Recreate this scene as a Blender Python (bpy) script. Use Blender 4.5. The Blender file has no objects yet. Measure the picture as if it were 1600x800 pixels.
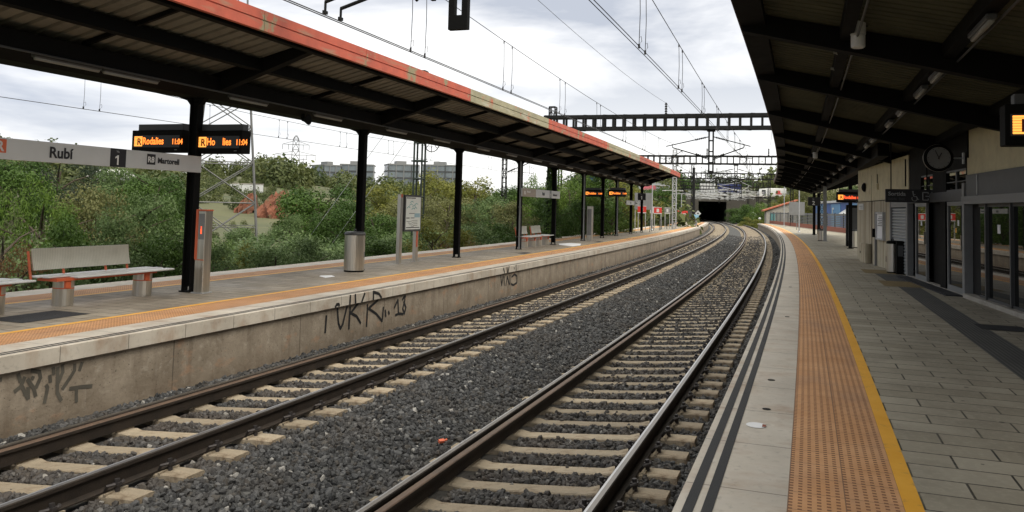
import bpy, math, random
import numpy as np
from mathutils import Vector, Matrix
R_ = math.radians
random.seed(7); rng = np.random.default_rng(7)
scene = bpy.context.scene
COL = scene.collection

# ------------------------------------------------------------------ camera
HP, EYE = 0.7845, 1.6168
cd = bpy.data.cameras.new('camera'); cam = bpy.data.objects.new('camera', cd); COL.objects.link(cam)
cd.sensor_fit = 'HORIZONTAL'; cd.sensor_width = 36.0; cd.lens = 1260.67 / 1600 * 36
cd.shift_y = -(400 - 248.08) / 1600
cd.clip_start = 0.05; cd.clip_end = 5000
PITCH, ROLL = 0.059377, 0.0251
_f = Vector((0, math.cos(PITCH), math.sin(PITCH))); _u = Vector((0, -math.sin(PITCH), math.cos(PITCH))); _r = Vector((1, 0, 0))
_r2 = _r * math.cos(ROLL) + _u * math.sin(ROLL); _u2 = _u * math.cos(ROLL) - _r * math.sin(ROLL)
cam.matrix_world = Matrix(((_r2.x, _u2.x, -_f.x, 0), (_r2.y, _u2.y, -_f.y, 0), (_r2.z, _u2.z, -_f.z, HP + EYE), (0, 0, 0, 1)))
scene.camera = cam

# ------------------------------------------------------------------ sky, sun, exposure
SUN_EL, SUN_AZ = R_(52), R_(150)
world = bpy.data.worlds.new('World'); scene.world = world; world.use_nodes = True
nt = world.node_tree; nt.nodes.clear()
def wn(t, **k):
    n = nt.nodes.new(t)
    for a, b in k.items(): setattr(n, a, b)
    return n
wo = wn('ShaderNodeOutputWorld'); mixs = wn('ShaderNodeMixShader'); bg1 = wn('ShaderNodeBackground'); bg2 = wn('ShaderNodeBackground')
sky = wn('ShaderNodeTexSky', sky_type='NISHITA', sun_disc=False, sun_elevation=SUN_EL, sun_rotation=SUN_AZ)
bg1.inputs[1].default_value = 0.1
tc = wn('ShaderNodeTexCoord'); mp = wn('ShaderNodeMapping'); mp.inputs['Scale'].default_value = (1.6, 1.6, 6.0); mp.inputs['Location'].default_value = (3.1, 0.7, 0.4)
nz = wn('ShaderNodeTexNoise'); nz.inputs['Scale'].default_value = 1.5; nz.inputs['Detail'].default_value = 6; nz.inputs['Roughness'].default_value = 0.55; nz.inputs['Distortion'].default_value = 0.35
sx = wn('ShaderNodeSeparateXYZ')
cr = wn('ShaderNodeValToRGB')
e = cr.color_ramp.elements
e[0].position = 0.37; e[0].color = (0.44, 0.468, 0.53, 1); e[1].position = 0.57; e[1].color = (0.96, 0.95, 0.94, 1)
# brighter towards the zenith (a normal overcast sky) and a darker, bluer bank of cloud to the west
zr = wn('ShaderNodeMapRange'); zr.inputs['From Min'].default_value = 0.25; zr.inputs['From Max'].default_value = 0.9; zr.inputs['To Min'].default_value = 0.0; zr.inputs['To Max'].default_value = 1.0
hr = wn('ShaderNodeMapRange'); hr.inputs['From Min'].default_value = 0.0; hr.inputs['From Max'].default_value = 0.2; hr.inputs['To Min'].default_value = 0.85; hr.inputs['To Max'].default_value = 0.0
lr = wn('ShaderNodeMapRange'); lr.inputs['From Min'].default_value = -0.62; lr.inputs['From Max'].default_value = -0.25; lr.inputs['To Min'].default_value = 0.0; lr.inputs['To Max'].default_value = 1.0
mxh = wn('ShaderNodeMix', data_type='RGBA'); mxh.inputs[7].default_value = (0.98, 0.97, 0.95, 1)
hm = wn('ShaderNodeMath', operation='MULTIPLY')
mul = wn('ShaderNodeVectorMath', operation='MULTIPLY'); zc = wn('ShaderNodeMix', data_type='RGBA'); zc.inputs[6].default_value = (1, 1, 1, 1); zc.inputs[7].default_value = (2.72, 2.58, 2.2, 1)
L = nt.links.new
L(tc.outputs['Generated'], mp.inputs[0]); L(mp.outputs[0], nz.inputs['Vector']); L(nz.outputs['Fac'], cr.inputs[0])
L(tc.outputs['Generated'], sx.inputs[0]); L(sx.outputs[2], zr.inputs[0]); L(sx.outputs[2], hr.inputs[0]); L(sx.outputs[0], lr.inputs[0])
L(hr.outputs[0], hm.inputs[0]); L(lr.outputs[0], hm.inputs[1]); L(hm.outputs[0], mxh.inputs[0]); L(cr.outputs[0], mxh.inputs[6])
wb = wn('ShaderNodeMix', data_type='RGBA'); wb.inputs[7].default_value = (0.34, 0.38, 0.48, 1); wl = wn('ShaderNodeMapRange'); wl.inputs['From Min'].default_value = -0.20; wl.inputs['From Max'].default_value = -0.52; wl.inputs['To Max'].default_value = 1.0; wv = wn('ShaderNodeMapRange'); wv.inputs['From Min'].default_value = 0.62; wv.inputs['From Max'].default_value = 0.40; wv.inputs['To Min'].default_value = 0.22; wv.inputs['To Max'].default_value = 0.95; wm = wn('ShaderNodeMath', operation='MULTIPLY')
L(sx.outputs[0], wl.inputs[0]); L(nz.outputs['Fac'], wv.inputs[0]); L(wl.outputs[0], wm.inputs[0]); L(wv.outputs[0], wm.inputs[1]); L(wm.outputs[0], wb.inputs[0]); L(mxh.outputs[2], wb.inputs[6]); L(wb.outputs[2], mul.inputs[0]); L(zr.outputs[0], zc.inputs[0]); L(zc.outputs[2], mul.inputs[1])
L(mul.outputs[0], bg2.inputs[0]); L(sky.outputs[0], bg1.inputs[0]); bg2.inputs[1].default_value = 1.0
mixs.inputs[0].default_value = 0.92
L(bg1.outputs[0], mixs.inputs[1]); L(bg2.outputs[0], mixs.inputs[2]); L(mixs.outputs[0], wo.inputs[0])
sd_ = bpy.data.lights.new('sun', 'SUN'); sd_.energy = 1.4; sd_.angle = R_(22); sd_.color = (1.0, 0.92, 0.80)
sun = bpy.data.objects.new('sun', sd_); COL.objects.link(sun)
sun.rotation_euler = (math.pi / 2 - SUN_EL, 0, math.pi - SUN_AZ)
vs = scene.view_settings; vs.view_transform = 'Standard'; vs.look = 'None'; vs.exposure = 0.45; vs.gamma = 1.0
scene.cycles.max_bounces = 5; scene.cycles.diffuse_bounces = 3; scene.cycles.glossy_bounces = 3
scene.cycles.transparent_max_bounces = 6; scene.cycles.use_denoising = True
scene.cycles.sample_clamp_indirect = 6

# ------------------------------------------------------------------ track geometry: s along the curve, d to its outer side, z above the inner rail
RAD, HEAD = 1168.16, 0.357369
T0 = np.array([math.sin(HEAD), math.cos(HEAD)]); N0 = np.array([math.cos(HEAD), -math.sin(HEAD)]); CEN = -N0 * RAD
def W(s, d, z=0.0):
    a = s / RAD; v = N0 * math.cos(a) + T0 * math.sin(a); q = CEN + v * (RAD + d)
    return Vector((q[0], q[1], z))
def ang(s):
    a = s / RAD; t = T0 * math.cos(a) - N0 * math.sin(a)
    return math.atan2(t[1], t[0])
def SD(x, y):
    v = np.array([x, y]) - CEN
    return math.atan2(v @ T0, v @ N0) * RAD, math.hypot(*v) - RAD
R2L, SPC, G, CANT = -3.288, 3.942, 1.74, 0.150
R2R, R1L, R1R = R2L + G, R2L - SPC, R2L - SPC + G
R3L = -16.55; R3R = R3L + G
Z2, Z1 = HP, HP - 0.1
E2, T2, Y2A, Y2B = -0.700, -0.118, 0.494, 0.596
E1, T1, Y1, Y1B = -8.019, -8.615, -9.275, -9.376
E0 = -13.10

# ------------------------------------------------------------------ mesh helpers
class MB:
    def __init__(s): s.v = []; s.f = []; s.m = []; s.uv = []
    def add(s, vs, fs, m=0, uvs=None):
        o = len(s.v); s.v += [tuple(v) for v in vs]
        for i, f in enumerate(fs):
            s.f.append([o + k for k in f]); s.m.append(m)
            s.uv.append(uvs[i] if uvs else [(0, 0)] * len(f))
    def box(s, c, sz, m=0, rot=None):
        hx, hy, hz = sz[0] / 2, sz[1] / 2, sz[2] / 2
        vs = [Vector((a * hx, b * hy, cc * hz)) for cc in (-1, 1) for b in (-1, 1) for a in (-1, 1)]
        if rot is not None: vs = [rot @ v for v in vs]
        vs = [v + Vector(c) for v in vs]
        s.add(vs, [(0, 2, 3, 1), (4, 5, 7, 6), (0, 1, 5, 4), (2, 6, 7, 3), (0, 4, 6, 2), (1, 3, 7, 5)], m)
    def bx(s, a, b, m=0):
        s.box([(a[i] + b[i]) / 2 for i in range(3)], [abs(b[i] - a[i]) for i in range(3)], m)
    def bev(s, a, b, r=0.01, m=0):
        "box with chamfered vertical and top edges"
        x0, x1 = sorted((a[0], b[0])); y0, y1 = sorted((a[1], b[1])); z0, z1 = sorted((a[2], b[2]))
        def ring(z, i, q):
            X0, X1, Y0, Y1 = x0 + i, x1 - i, y0 + i, y1 - i
            return [(X0 + q, Y0, z), (X1 - q, Y0, z), (X1, Y0 + q, z), (X1, Y1 - q, z), (X1 - q, Y1, z), (X0 + q, Y1, z), (X0, Y1 - q, z), (X0, Y0 + q, z)]
        vs = ring(z0 + r, 0, r) + ring(z1 - r, 0, r) + ring(z1, r, r * .6) + ring(z0, r, r * .6)
        fs = []
        for k in range(8):
            j = (k + 1) % 8
            fs += [(k, j, 8 + j, 8 + k), (8 + k, 8 + j, 16 + j, 16 + k), (24 + k, 24 + j, j, k)]
        fs += [tuple(range(16, 24)), tuple(range(31, 23, -1))]
        s.add(vs, fs, m)
    def tube(s, p, q, r=0.02, n=8, r2=None, m=0, caps=True):
        p, q = Vector(p), Vector(q); r2 = r if r2 is None else r2
        ax = (q - p)
        if ax.length < 1e-6: return
        ax.normalize(); t = Vector((0, 0, 1)) if abs(ax.z) < .9 else Vector((1, 0, 0))
        u = ax.cross(t).normalized(); w = ax.cross(u)
        vs = [p + (u * math.cos(2 * math.pi * k / n) + w * math.sin(2 * math.pi * k / n)) * r for k in range(n)]
        vs += [q + (u * math.cos(2 * math.pi * k / n) + w * math.sin(2 * math.pi * k / n)) * r2 for k in range(n)]
        fs = [(k, (k + 1) % n, n + (k + 1) % n, n + k)[::-1] for k in range(n)]
        if caps: fs += [tuple(range(n)), tuple(range(2 * n - 1, n - 1, -1))]
        s.add(vs, fs, m)
    def path(s, pts, r=0.01, n=5, m=0):
        pts = [Vector(p) for p in pts]; vs = []; fs = []
        for i, p in enumerate(pts):
            ax = (pts[min(i + 1, len(pts) - 1)] - pts[max(i - 1, 0)]).normalized()
            t = Vector((0, 0, 1)) if abs(ax.z) < .9 else Vector((1, 0, 0))
            u = ax.cross(t).normalized(); w = ax.cross(u)
            vs += [p + (u * math.cos(2 * math.pi * k / n) + w * math.sin(2 * math.pi * k / n)) * r for k in range(n)]
        for i in range(len(pts) - 1):
            for k in range(n):
                j = (k + 1) % n
                fs.append((i * n + j, i * n + k, (i + 1) * n + k, (i + 1) * n + j))
        fs += [tuple(range(n)), tuple(range(len(vs) - 1, len(vs) - n - 1, -1))]
        s.add(vs, fs, m)
    def lathe(s, prof, n=16, m=0, c=(0, 0, 0)):
        vs = [(c[0] + r * math.cos(2 * math.pi * k / n), c[1] + r * math.sin(2 * math.pi * k / n), c[2] + z) for r, z in prof for k in range(n)]
        fs = [(i * n + k, i * n + (k + 1) % n, (i + 1) * n + (k + 1) % n, (i + 1) * n + k) for i in range(len(prof) - 1) for k in range(n)]
        fs += [tuple(range(n - 1, -1, -1)), tuple(range(len(vs) - n, len(vs)))]
        s.add(vs, fs, m)
    def sweep(s, prof, s0, s1, step=1.0, closed=False, mats=None, caps=False, dfun=None):
        "profile of (d, z) points swept along the curve; UV = (s, running d) in metres"
        n = max(1, int(round((s1 - s0) / step))); ss = [s0 + (s1 - s0) * i / n for i in range(n + 1)]
        P = len(prof); o = len(s.v)
        run = [0]
        for i in range(1, P + 1): run.append(run[-1] + math.dist(prof[i % P], prof[i - 1]))
        for a in ss:
            for d, z in prof: s.v.append(tuple(W(a, d, z)))
        E = P if closed else P - 1
        for i in range(n):
            for k in range(E):
                j = (k + 1) % P
                s.f.append([o + i * P + k, o + i * P + j, o + (i + 1) * P + j, o + (i + 1) * P + k][::-1])
                s.m.append(mats[k] if mats else 0)
                s.uv.append([(ss[i], prof[0][0] + run[k]), (ss[i], prof[0][0] + run[k + 1]), (ss[i + 1], prof[0][0] + run[k + 1]), (ss[i + 1], prof[0][0] + run[k])][::-1])
        if caps:
            s.f.append([o + k for k in range(P)]); s.m.append(0); s.uv.append([(0, 0)] * P)
            s.f.append([o + n * P + k for k in range(P)][::-1]); s.m.append(0); s.uv.append([(0, 0)] * P)
    def mesh(s, name, mats, smooth=False):
        me = bpy.data.meshes.new(name); me.from_pydata(s.v, [], s.f)
        for mt in (mats if isinstance(mats, (list, tuple)) else [mats]): me.materials.append(mt)
        me.polygons.foreach_set('material_index', s.m)
        ul = me.uv_layers.new(name='UVMap'); flat = [c for u in s.uv for xy in u for c in xy]
        ul.data.foreach_set('uv', flat)
        if smooth: me.polygons.foreach_set('use_smooth', [True] * len(s.f))
        me.update()
        return me
def mobj(name, me, parent=None, **k):
    o = bpy.data.objects.new(name, me); COL.objects.link(o)
    if parent is not None: o.parent = parent
    for a, b in k.items(): o[a] = b
    return o
def obj(name, mb, mats, parent=None, smooth=False, **k):
    return mobj(name, mb.mesh(name, mats, smooth), parent, **k)
def thing(name, label, cat, loc=(0, 0, 0), rz=0.0, group=None, kind=None):
    o = bpy.data.objects.new(name, None); COL.objects.link(o); o.location = loc; o.rotation_euler = (0, 0, rz)
    o.empty_display_size = 0.2
    o['label'] = label; o['category'] = cat
    if group: o['group'] = group
    if kind: o['kind'] = kind
    return o
def at(name, label, cat, s, d, z, group=None, turn=0.0): return thing(name, label, cat, W(s, d, z), ang(s) + turn, group)
def tag(o, label, cat, group=None, kind=None):
    o['label'] = label; o['category'] = cat
    if group: o['group'] = group
    if kind: o['kind'] = kind
    return o
def copy_tree(o, parent=None):
    c = o.copy(); COL.objects.link(c); c.parent = parent
    for ch in list(o.children): copy_tree(ch, c)
    return c
def text(body, size, mat, parent, org, right, up, depth=0.003, align='LEFT', name='lettering', sx=1.0, bold=0.022):
    "lettering whose baseline starts at org; right and up are directions in the parent's frame"
    cu = bpy.data.curves.new('t', 'FONT'); cu.body = body; cu.size = size; cu.extrude = depth / 2; cu.align_x = align; cu.resolution_u = 3; cu.offset = size * bold
    tmp = bpy.data.objects.new('t', cu); COL.objects.link(tmp)
    me = bpy.data.meshes.new_from_object(tmp.evaluated_get(bpy.context.evaluated_depsgraph_get()))
    bpy.data.objects.remove(tmp); bpy.data.curves.remove(cu)
    r, u = Vector(right).normalized(), Vector(up).normalized(); n = r.cross(u); c = Vector(org)
    me.transform(Matrix(((r.x * sx, u.x, n.x, c.x), (r.y * sx, u.y, n.y, c.y), (r.z * sx, u.z, n.z, c.z), (0, 0, 0, 1))))
    me.materials.clear(); me.materials.append(mat); me.name = name
    return mobj(name, me, parent)

# ------------------------------------------------------------------ materials
def mat(name, col, rough=0.7, metal=0.0, var=0.15, scale=3.0, bump=0.0, bscale=40.0, stain=None, stain_scale=1.2, stain_amt=(0.5, 0.68), spec=0.4, stretch=(1, 1, 1), emit=None, coord='Object', streak=None):
    m = bpy.data.materials.new(name); m.use_nodes = True; t = m.node_tree; N = t.nodes; b = N['Principled BSDF']; l = t.links.new
    b.inputs['Roughness'].default_value = rough; b.inputs['Metallic'].default_value = metal; b.inputs['Specular IOR Level'].default_value = spec
    if emit:
        b.inputs['Base Color'].default_value = (*[c * .3 for c in col], 1); b.inputs['Emission Color'].default_value = (*col, 1); b.inputs['Emission Strength'].default_value = emit
        return m
    tcn = N.new('ShaderNodeTexCoord'); mpn = N.new('ShaderNodeMapping'); mpn.inputs['Scale'].default_value = stretch
    l(tcn.outputs[coord], mpn.inputs[0])
    n1 = N.new('ShaderNodeTexNoise'); n1.inputs['Scale'].default_value = scale; n1.inputs['Detail'].default_value = 6; n1.inputs['Roughness'].default_value = 0.62
    l(mpn.outputs[0], n1.inputs['Vector'])
    r = N.new('ShaderNodeValToRGB'); r.color_ramp.elements[0].position = 0.3; r.color_ramp.elements[1].position = 0.7
    r.color_ramp.elements[0].color = (*[c * (1 - var) for c in col], 1); r.color_ramp.elements[1].color = (*[min(1, c * (1 + var)) for c in col], 1)
    l(n1.outputs['Fac'], r.inputs[0]); cur = r.outputs[0]
    if stain:
        n2 = N.new('ShaderNodeTexNoise'); n2.inputs['Scale'].default_value = stain_scale; n2.inputs['Detail'].default_value = 7; n2.inputs['Roughness'].default_value = 0.68
        l(mpn.outputs[0], n2.inputs['Vector'])
        mr = N.new('ShaderNodeMapRange'); mr.inputs[1].default_value = stain_amt[0]; mr.inputs[2].default_value = stain_amt[1]; l(n2.outputs['Fac'], mr.inputs[0])
        mx = N.new('ShaderNodeMix'); mx.data_type = 'RGBA'; l(mr.outputs[0], mx.inputs[0]); l(cur, mx.inputs[6]); mx.inputs[7].default_value = (*stain, 1); cur = mx.outputs[2]
    if streak:
        mp2 = N.new('ShaderNodeMapping'); mp2.inputs['Scale'].default_value = streak[1]; l(tcn.outputs[coord], mp2.inputs[0])
        n3 = N.new('ShaderNodeTexNoise'); n3.inputs['Scale'].default_value = 1.0; n3.inputs['Detail'].default_value = 5; l(mp2.outputs[0], n3.inputs['Vector'])
        mr = N.new('ShaderNodeMapRange'); mr.inputs[1].default_value = streak[2]; mr.inputs[2].default_value = streak[3]; l(n3.outputs['Fac'], mr.inputs[0])
        mx = N.new('ShaderNodeMix'); mx.data_type = 'RGBA'; l(mr.outputs[0], mx.inputs[0]); l(cur, mx.inputs[6]); mx.inputs[7].default_value = (*streak[0], 1); cur = mx.outputs[2]
    l(cur, b.inputs['Base Color'])
    rr = N.new('ShaderNodeMapRange'); rr.inputs[3].default_value = max(0.02, rough - .12); rr.inputs[4].default_value = min(1, rough + .12); l(n1.outputs['Fac'], rr.inputs[0]); l(rr.outputs[0], b.inputs['Roughness'])
    if bump:
        n4 = N.new('ShaderNodeTexNoise'); n4.inputs['Scale'].default_value = bscale; n4.inputs['Detail'].default_value = 4; l(mpn.outputs[0], n4.inputs['Vector'])
        bp = N.new('ShaderNodeBump'); bp.inputs['Strength'].default_value = bump; bp.inputs['Distance'].default_value = 0.02; l(n4.outputs['Fac'], bp.inputs['Height']); l(bp.outputs[0], b.inputs['Normal'])
    m['out'] = 1
    return m
def uv_mat(name, build, rough=0.8):
    "material driven by the (s, d) metres stored in the UV map; build(N, l, u, v, vec) returns (colour socket, height socket or None)"
    m = bpy.data.materials.new(name); m.use_nodes = True; t = m.node_tree; N = t.nodes; b = N['Principled BSDF']; l = t.links.new
    b.inputs['Roughness'].default_value = rough; b.inputs['Specular IOR Level'].default_value = 0.4
    uv = N.new('ShaderNodeUVMap'); uv.uv_map = 'UVMap'; sp = N.new('ShaderNodeSeparateXYZ'); l(uv.outputs[0], sp.inputs[0])
    c, h, rg = (build(N, l, sp.outputs[0], sp.outputs[1], uv.outputs[0]) + (None,))[:3]
    l(c, b.inputs['Base Color'])
    if rg: l(rg, b.inputs['Roughness'])
    if h:
        bp = N.new('ShaderNodeBump'); bp.inputs['Strength'].default_value = 0.6; bp.inputs['Distance'].default_value = 0.01; l(h, bp.inputs['Height']); l(bp.outputs[0], b.inputs['Normal'])
    return m
def nmath(N, l, op, a, b=None, c=None):
    n = N.new('ShaderNodeMath'); n.operation = op
    for i, x in enumerate((a, b, c)):
        if x is None: continue
        if isinstance(x, (int, float)): n.inputs[i].default_value = x
        else: l(x, n.inputs[i])
    return n.outputs[0]
def nmix(N, l, f, a, b):
    n = N.new('ShaderNodeMix'); n.data_type = 'RGBA'
    if isinstance(f, (int, float)): n.inputs[0].default_value = f
    else: l(f, n.inputs[0])
    for i, x in ((6, a), (7, b)):
        if isinstance(x, tuple): n.inputs[i].default_value = (*x, 1)
        else: l(x, n.inputs[i])
    return n.outputs[2]
def nnoise(N, l, vec, scale, lo, hi, stretch=None, detail=6):
    if stretch:
        mp = N.new('ShaderNodeMapping'); mp.inputs['Scale'].default_value = stretch; l(vec, mp.inputs[0]); vec = mp.outputs[0]
    n = N.new('ShaderNodeTexNoise'); n.inputs['Scale'].default_value = scale; n.inputs['Detail'].default_value = detail; n.inputs['Roughness'].default_value = 0.62; l(vec, n.inputs['Vector'])
    r = N.new('ShaderNodeMapRange'); r.inputs[1].default_value = lo; r.inputs[2].default_value = hi; l(n.outputs['Fac'], r.inputs[0])
    return r.outputs[0]
def line_at(N, l, u, period, width, off=0.0):
    "1 on a thin joint every period metres"
    a = nmath(N, l, 'ADD', u, off); f = nmath(N, l, 'MODULO', nmath(N, l, 'ADD', a, 1000 * period), period)
    return nmath(N, l, 'LESS_THAN', f, width)

def b_coping(N, l, u, v, vec):
    c = nmix(N, l, nnoise(N, l, vec, 1.3, .32, .68), (0.40, 0.36, 0.305), (0.56, 0.515, 0.445))
    c = nmix(N, l, nmath(N, l, 'MULTIPLY', nnoise(N, l, vec, 2.6, .5, .68, (1, .6, 1)), .62), c, (0.30, 0.20, 0.13))
    c = nmix(N, l, nmath(N, l, 'MULTIPLY', nnoise(N, l, vec, 14, .56, .72), .5), c, (0.2, 0.185, 0.16))
    j = line_at(N, l, u, 1.0, 0.012)
    c = nmix(N, l, nmath(N, l, 'MULTIPLY', j, .75), c, (0.09, 0.08, 0.07))
    return c, nmath(N, l, 'SUBTRACT', 1.0, j), nnoise(N, l, vec, 2.0, -.2, 1.0)
M_COPING = uv_mat('coping_concrete', b_coping)
def b_tactile(N, l, u, v, vec):
    c = nmix(N, l, nnoise(N, l, vec, 2.0, .3, .7), (0.475, 0.235, 0.095), (0.60, 0.335, 0.165))
    c = nmix(N, l, nmath(N, l, 'MULTIPLY', nnoise(N, l, vec, 1.1, .5, .68, (.6, 1.5, 1)), .5), c, (0.30, 0.19, 0.13))
    rows = line_at(N, l, v, 0.0508, 0.023, 0.012); dash = line_at(N, l, u, 0.05, 0.024)
    d = nmath(N, l, 'MULTIPLY', rows, dash)
    c = nmix(N, l, nmath(N, l, 'MULTIPLY', d, .88), c, (0.14, 0.052, 0.022))
    j = nmath(N, l, 'MAXIMUM', line_at(N, l, u, 0.3, 0.006), line_at(N, l, v, 0.305, 0.007, -.187))
    c = nmix(N, l, nmath(N, l, 'MULTIPLY', j, .7), c, (0.10, 0.06, 0.04))
    return c, nmath(N, l, 'SUBTRACT', 1.0, nmath(N, l, 'MAXIMUM', d, j))
M_TACT = uv_mat('orange_tactile_tile', b_tactile, 0.75)
def b_yellow(N, l, u, v, vec):
    c = nmix(N, l, nnoise(N, l, vec, 3.0, .3, .7), (0.70, 0.335, 0.022), (0.80, 0.42, 0.05))
    c = nmix(N, l, nmath(N, l, 'MULTIPLY', nnoise(N, l, vec, 9, .58, .7), .6), c, (0.30, 0.2, 0.1))
    return c, None
M_YEL = uv_mat('yellow_line_paint', b_yellow, 0.6)
def paving(dark, light, wet, sc):
    def f(N, l, u, v, vec):
        br = N.new('ShaderNodeTexBrick'); mp = N.new('ShaderNodeMapping'); mp.inputs['Rotation'].default_value = (0, 0, math.pi / 2); l(vec, mp.inputs[0]); l(mp.outputs[0], br.inputs['Vector'])
        br.inputs['Scale'].default_value = 1.0; br.inputs['Brick Width'].default_value = 0.6; br.inputs['Row Height'].default_value = 0.3; br.inputs['Mortar Size'].default_value = 0.0085; br.inputs['Mortar Smooth'].default_value = 0.3
        br.inputs['Color1'].default_value = (*dark, 1); br.inputs['Color2'].default_value = (*light, 1); br.inputs['Mortar'].default_value = (0.022, 0.020, 0.016, 1); br.inputs['Bias'].default_value = 0.0
        c = nmix(N, l, nmath(N, l, 'MULTIPLY', nnoise(N, l, vec, 1.2, .45, .66), .55), br.outputs[0], tuple(x * .62 for x in dark))
        c = nmix(N, l, nmath(N, l, 'MULTIPLY', nnoise(N, l, vec, 22, .5, .75), .35), c, tuple(x * 1.35 for x in light))
        c = nmix(N, l, nmath(N, l, 'MULTIPLY', nnoise(N, l, vec, .55, .56, .64), wet), c, tuple(x * .5 for x in dark))
        vg = N.new('ShaderNodeTexVoronoi'); vg.inputs['Scale'].default_value = 1.9; l(vec, vg.inputs['Vector'])
        c = nmix(N, l, nmath(N, l, 'MULTIPLY', nmath(N, l, 'LESS_THAN', vg.outputs['Distance'], .045), .75), c, (0.03, 0.028, 0.024))
        mp3 = N.new('ShaderNodeMapping'); mp3.inputs['Scale'].default_value = (3.3333, 1.6667, 1); l(vec, mp3.inputs[0]); wn3 = N.new('ShaderNodeTexWhiteNoise'); fl3 = N.new('ShaderNodeVectorMath'); fl3.operation = 'FLOOR'; l(mp3.outputs[0], fl3.inputs[0]); l(fl3.outputs[0], wn3.inputs['Vector'])
        c = nmix(N, l, nmath(N, l, 'MULTIPLY', nmath(N, l, 'GREATER_THAN', wn3.outputs['Value'], .9), .0), c, tuple(x * 1.25 for x in light))
        rg = nnoise(N, l, vec, .7, sc[0], sc[1])
        return c, nmath(N, l, 'SUBTRACT', 1.0, br.outputs['Fac']), rg
    return f
M_PAVE2 = uv_mat('station_paving', paving((0.275, 0.247, 0.188), (0.36, 0.328, 0.258), .25, (-.3, .9)))
M_PAVE1 = uv_mat('island_paving', paving((0.23, 0.195, 0.15), (0.32, 0.28, 0.22), .7, (-.1, .75)))
def b_pwall(N, l, u, v, vec):
    c = nmix(N, l, nnoise(N, l, vec, 1.6, .3, .7), (0.19, 0.155, 0.115), (0.33, 0.28, 0.22))
    c = nmix(N, l, nmath(N, l, 'MULTIPLY', nnoise(N, l, vec, 1.0, .5, .68, (2.2, .5, 1)), .5), c, (0.115, 0.085, 0.06))
    c = nmix(N, l, nmath(N, l, 'MULTIPLY', nnoise(N, l, vec, 6, .56, .7), .5), c, (0.40, 0.36, 0.30))
    c = nmix(N, l, nmath(N, l, 'MULTIPLY', nnoise(N, l, vec, 30, .6, .68), .8), c, (0.045, 0.039, 0.033))
    c = nmix(N, l, nmath(N, l, 'MULTIPLY', nnoise(N, l, vec, 1.0, .54, .7, (3.2, .4, 1)), .6), c, (0.085, 0.06, 0.042))
    c = nmix(N, l, nmath(N, l, 'MULTIPLY', nnoise(N, l, vec, 1.0, .6, .7, (6, .4, 1)), .35), c, (0.44, 0.40, 0.34))
    c = nmix(N, l, nmath(N, l, 'MULTIPLY', line_at(N, l, u, 2.95, 0.02), .7), c, (0.05, 0.04, 0.03))
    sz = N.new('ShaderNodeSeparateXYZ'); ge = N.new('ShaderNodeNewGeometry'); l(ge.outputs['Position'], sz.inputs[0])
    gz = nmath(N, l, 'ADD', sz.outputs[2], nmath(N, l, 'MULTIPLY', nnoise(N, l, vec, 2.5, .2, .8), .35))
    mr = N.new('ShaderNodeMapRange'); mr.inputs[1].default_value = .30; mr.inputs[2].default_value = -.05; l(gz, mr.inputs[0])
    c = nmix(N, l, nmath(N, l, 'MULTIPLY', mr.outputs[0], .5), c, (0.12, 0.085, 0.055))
    c = nmix(N, l, nmath(N, l, 'MULTIPLY', nnoise(N, l, vec, 1.6, .58, .66, (1, 1.6, 1)), .55), c, (0.34, 0.20, 0.12))
    h = nnoise(N, l, vec, 12, .2, .8)
    return c, h
M_PWALL = uv_mat('stained_platform_wall', b_pwall, 0.9)
M_STRIP = mat('black_anti_slip', (0.022, 0.023, 0.026), 0.75, bump=.3, bscale=300)
M_CONC = mat('concrete', (0.34, 0.32, 0.28), .85, stain=(0.18, 0.16, 0.13), bump=.3)
M_SLEEP = mat('sleeper_concrete', (0.35, 0.292, 0.215), .85, var=.25, scale=5, stain=(0.155, 0.11, 0.07), stain_scale=5, bump=.4, bscale=60)
def per_object_tone(m, lo, hi):
    t = m.node_tree; N = t.nodes; b = N['Principled BSDF']; src = b.inputs['Base Color'].links[0].from_socket
    oi = N.new('ShaderNodeObjectInfo'); mr = N.new('ShaderNodeMapRange'); mr.inputs[3].default_value = lo; mr.inputs[4].default_value = hi; t.links.new(oi.outputs['Random'], mr.inputs[0])
    hs = N.new('ShaderNodeHueSaturation'); t.links.new(mr.outputs[0], hs.inputs['Value']); t.links.new(src, hs.inputs['Color']); t.links.new(hs.outputs[0], b.inputs['Base Color'])
per_object_tone(M_SLEEP, .74, 1.12)
M_RUST = mat('rail_rust', (0.022, 0.0155, 0.011), .8, var=.4, scale=8, bump=.3, bscale=90)
M_RUSTY = mat('check_rail_head', (0.10, 0.064, 0.044), .62, var=.3, scale=6, stretch=(1, 1, 1))
M_POL = mat('polished_rail_head', (0.50, 0.50, 0.50), .34, metal=1.0, var=.03, scale=4)
M_CLIP = mat('spring_clip_steel', (0.05, 0.045, 0.045), .55, metal=.6, var=.3)
M_BLK = mat('black_painted_steel', (0.0045, 0.0045, 0.0042), .75, var=.3, scale=4, spec=.12)
M_BLK2 = mat('dark_gantry_steel', (0.012, 0.0125, 0.012), .7, var=.4, scale=3, spec=.2)
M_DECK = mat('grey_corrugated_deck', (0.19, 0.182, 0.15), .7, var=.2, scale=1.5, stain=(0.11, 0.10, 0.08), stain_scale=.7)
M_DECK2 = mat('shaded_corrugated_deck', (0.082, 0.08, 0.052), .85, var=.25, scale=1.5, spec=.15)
M_RED = mat('red_fascia_paint', (0.50, 0.105, 0.06), .6, var=.2, scale=2.4, stain=(0.30, 0.26, 0.15), stain_scale=1.1, stain_amt=(.585, .63), streak=((0.40, 0.19, 0.12), (1.1, 1.1, 9), .56, .68))
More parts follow.
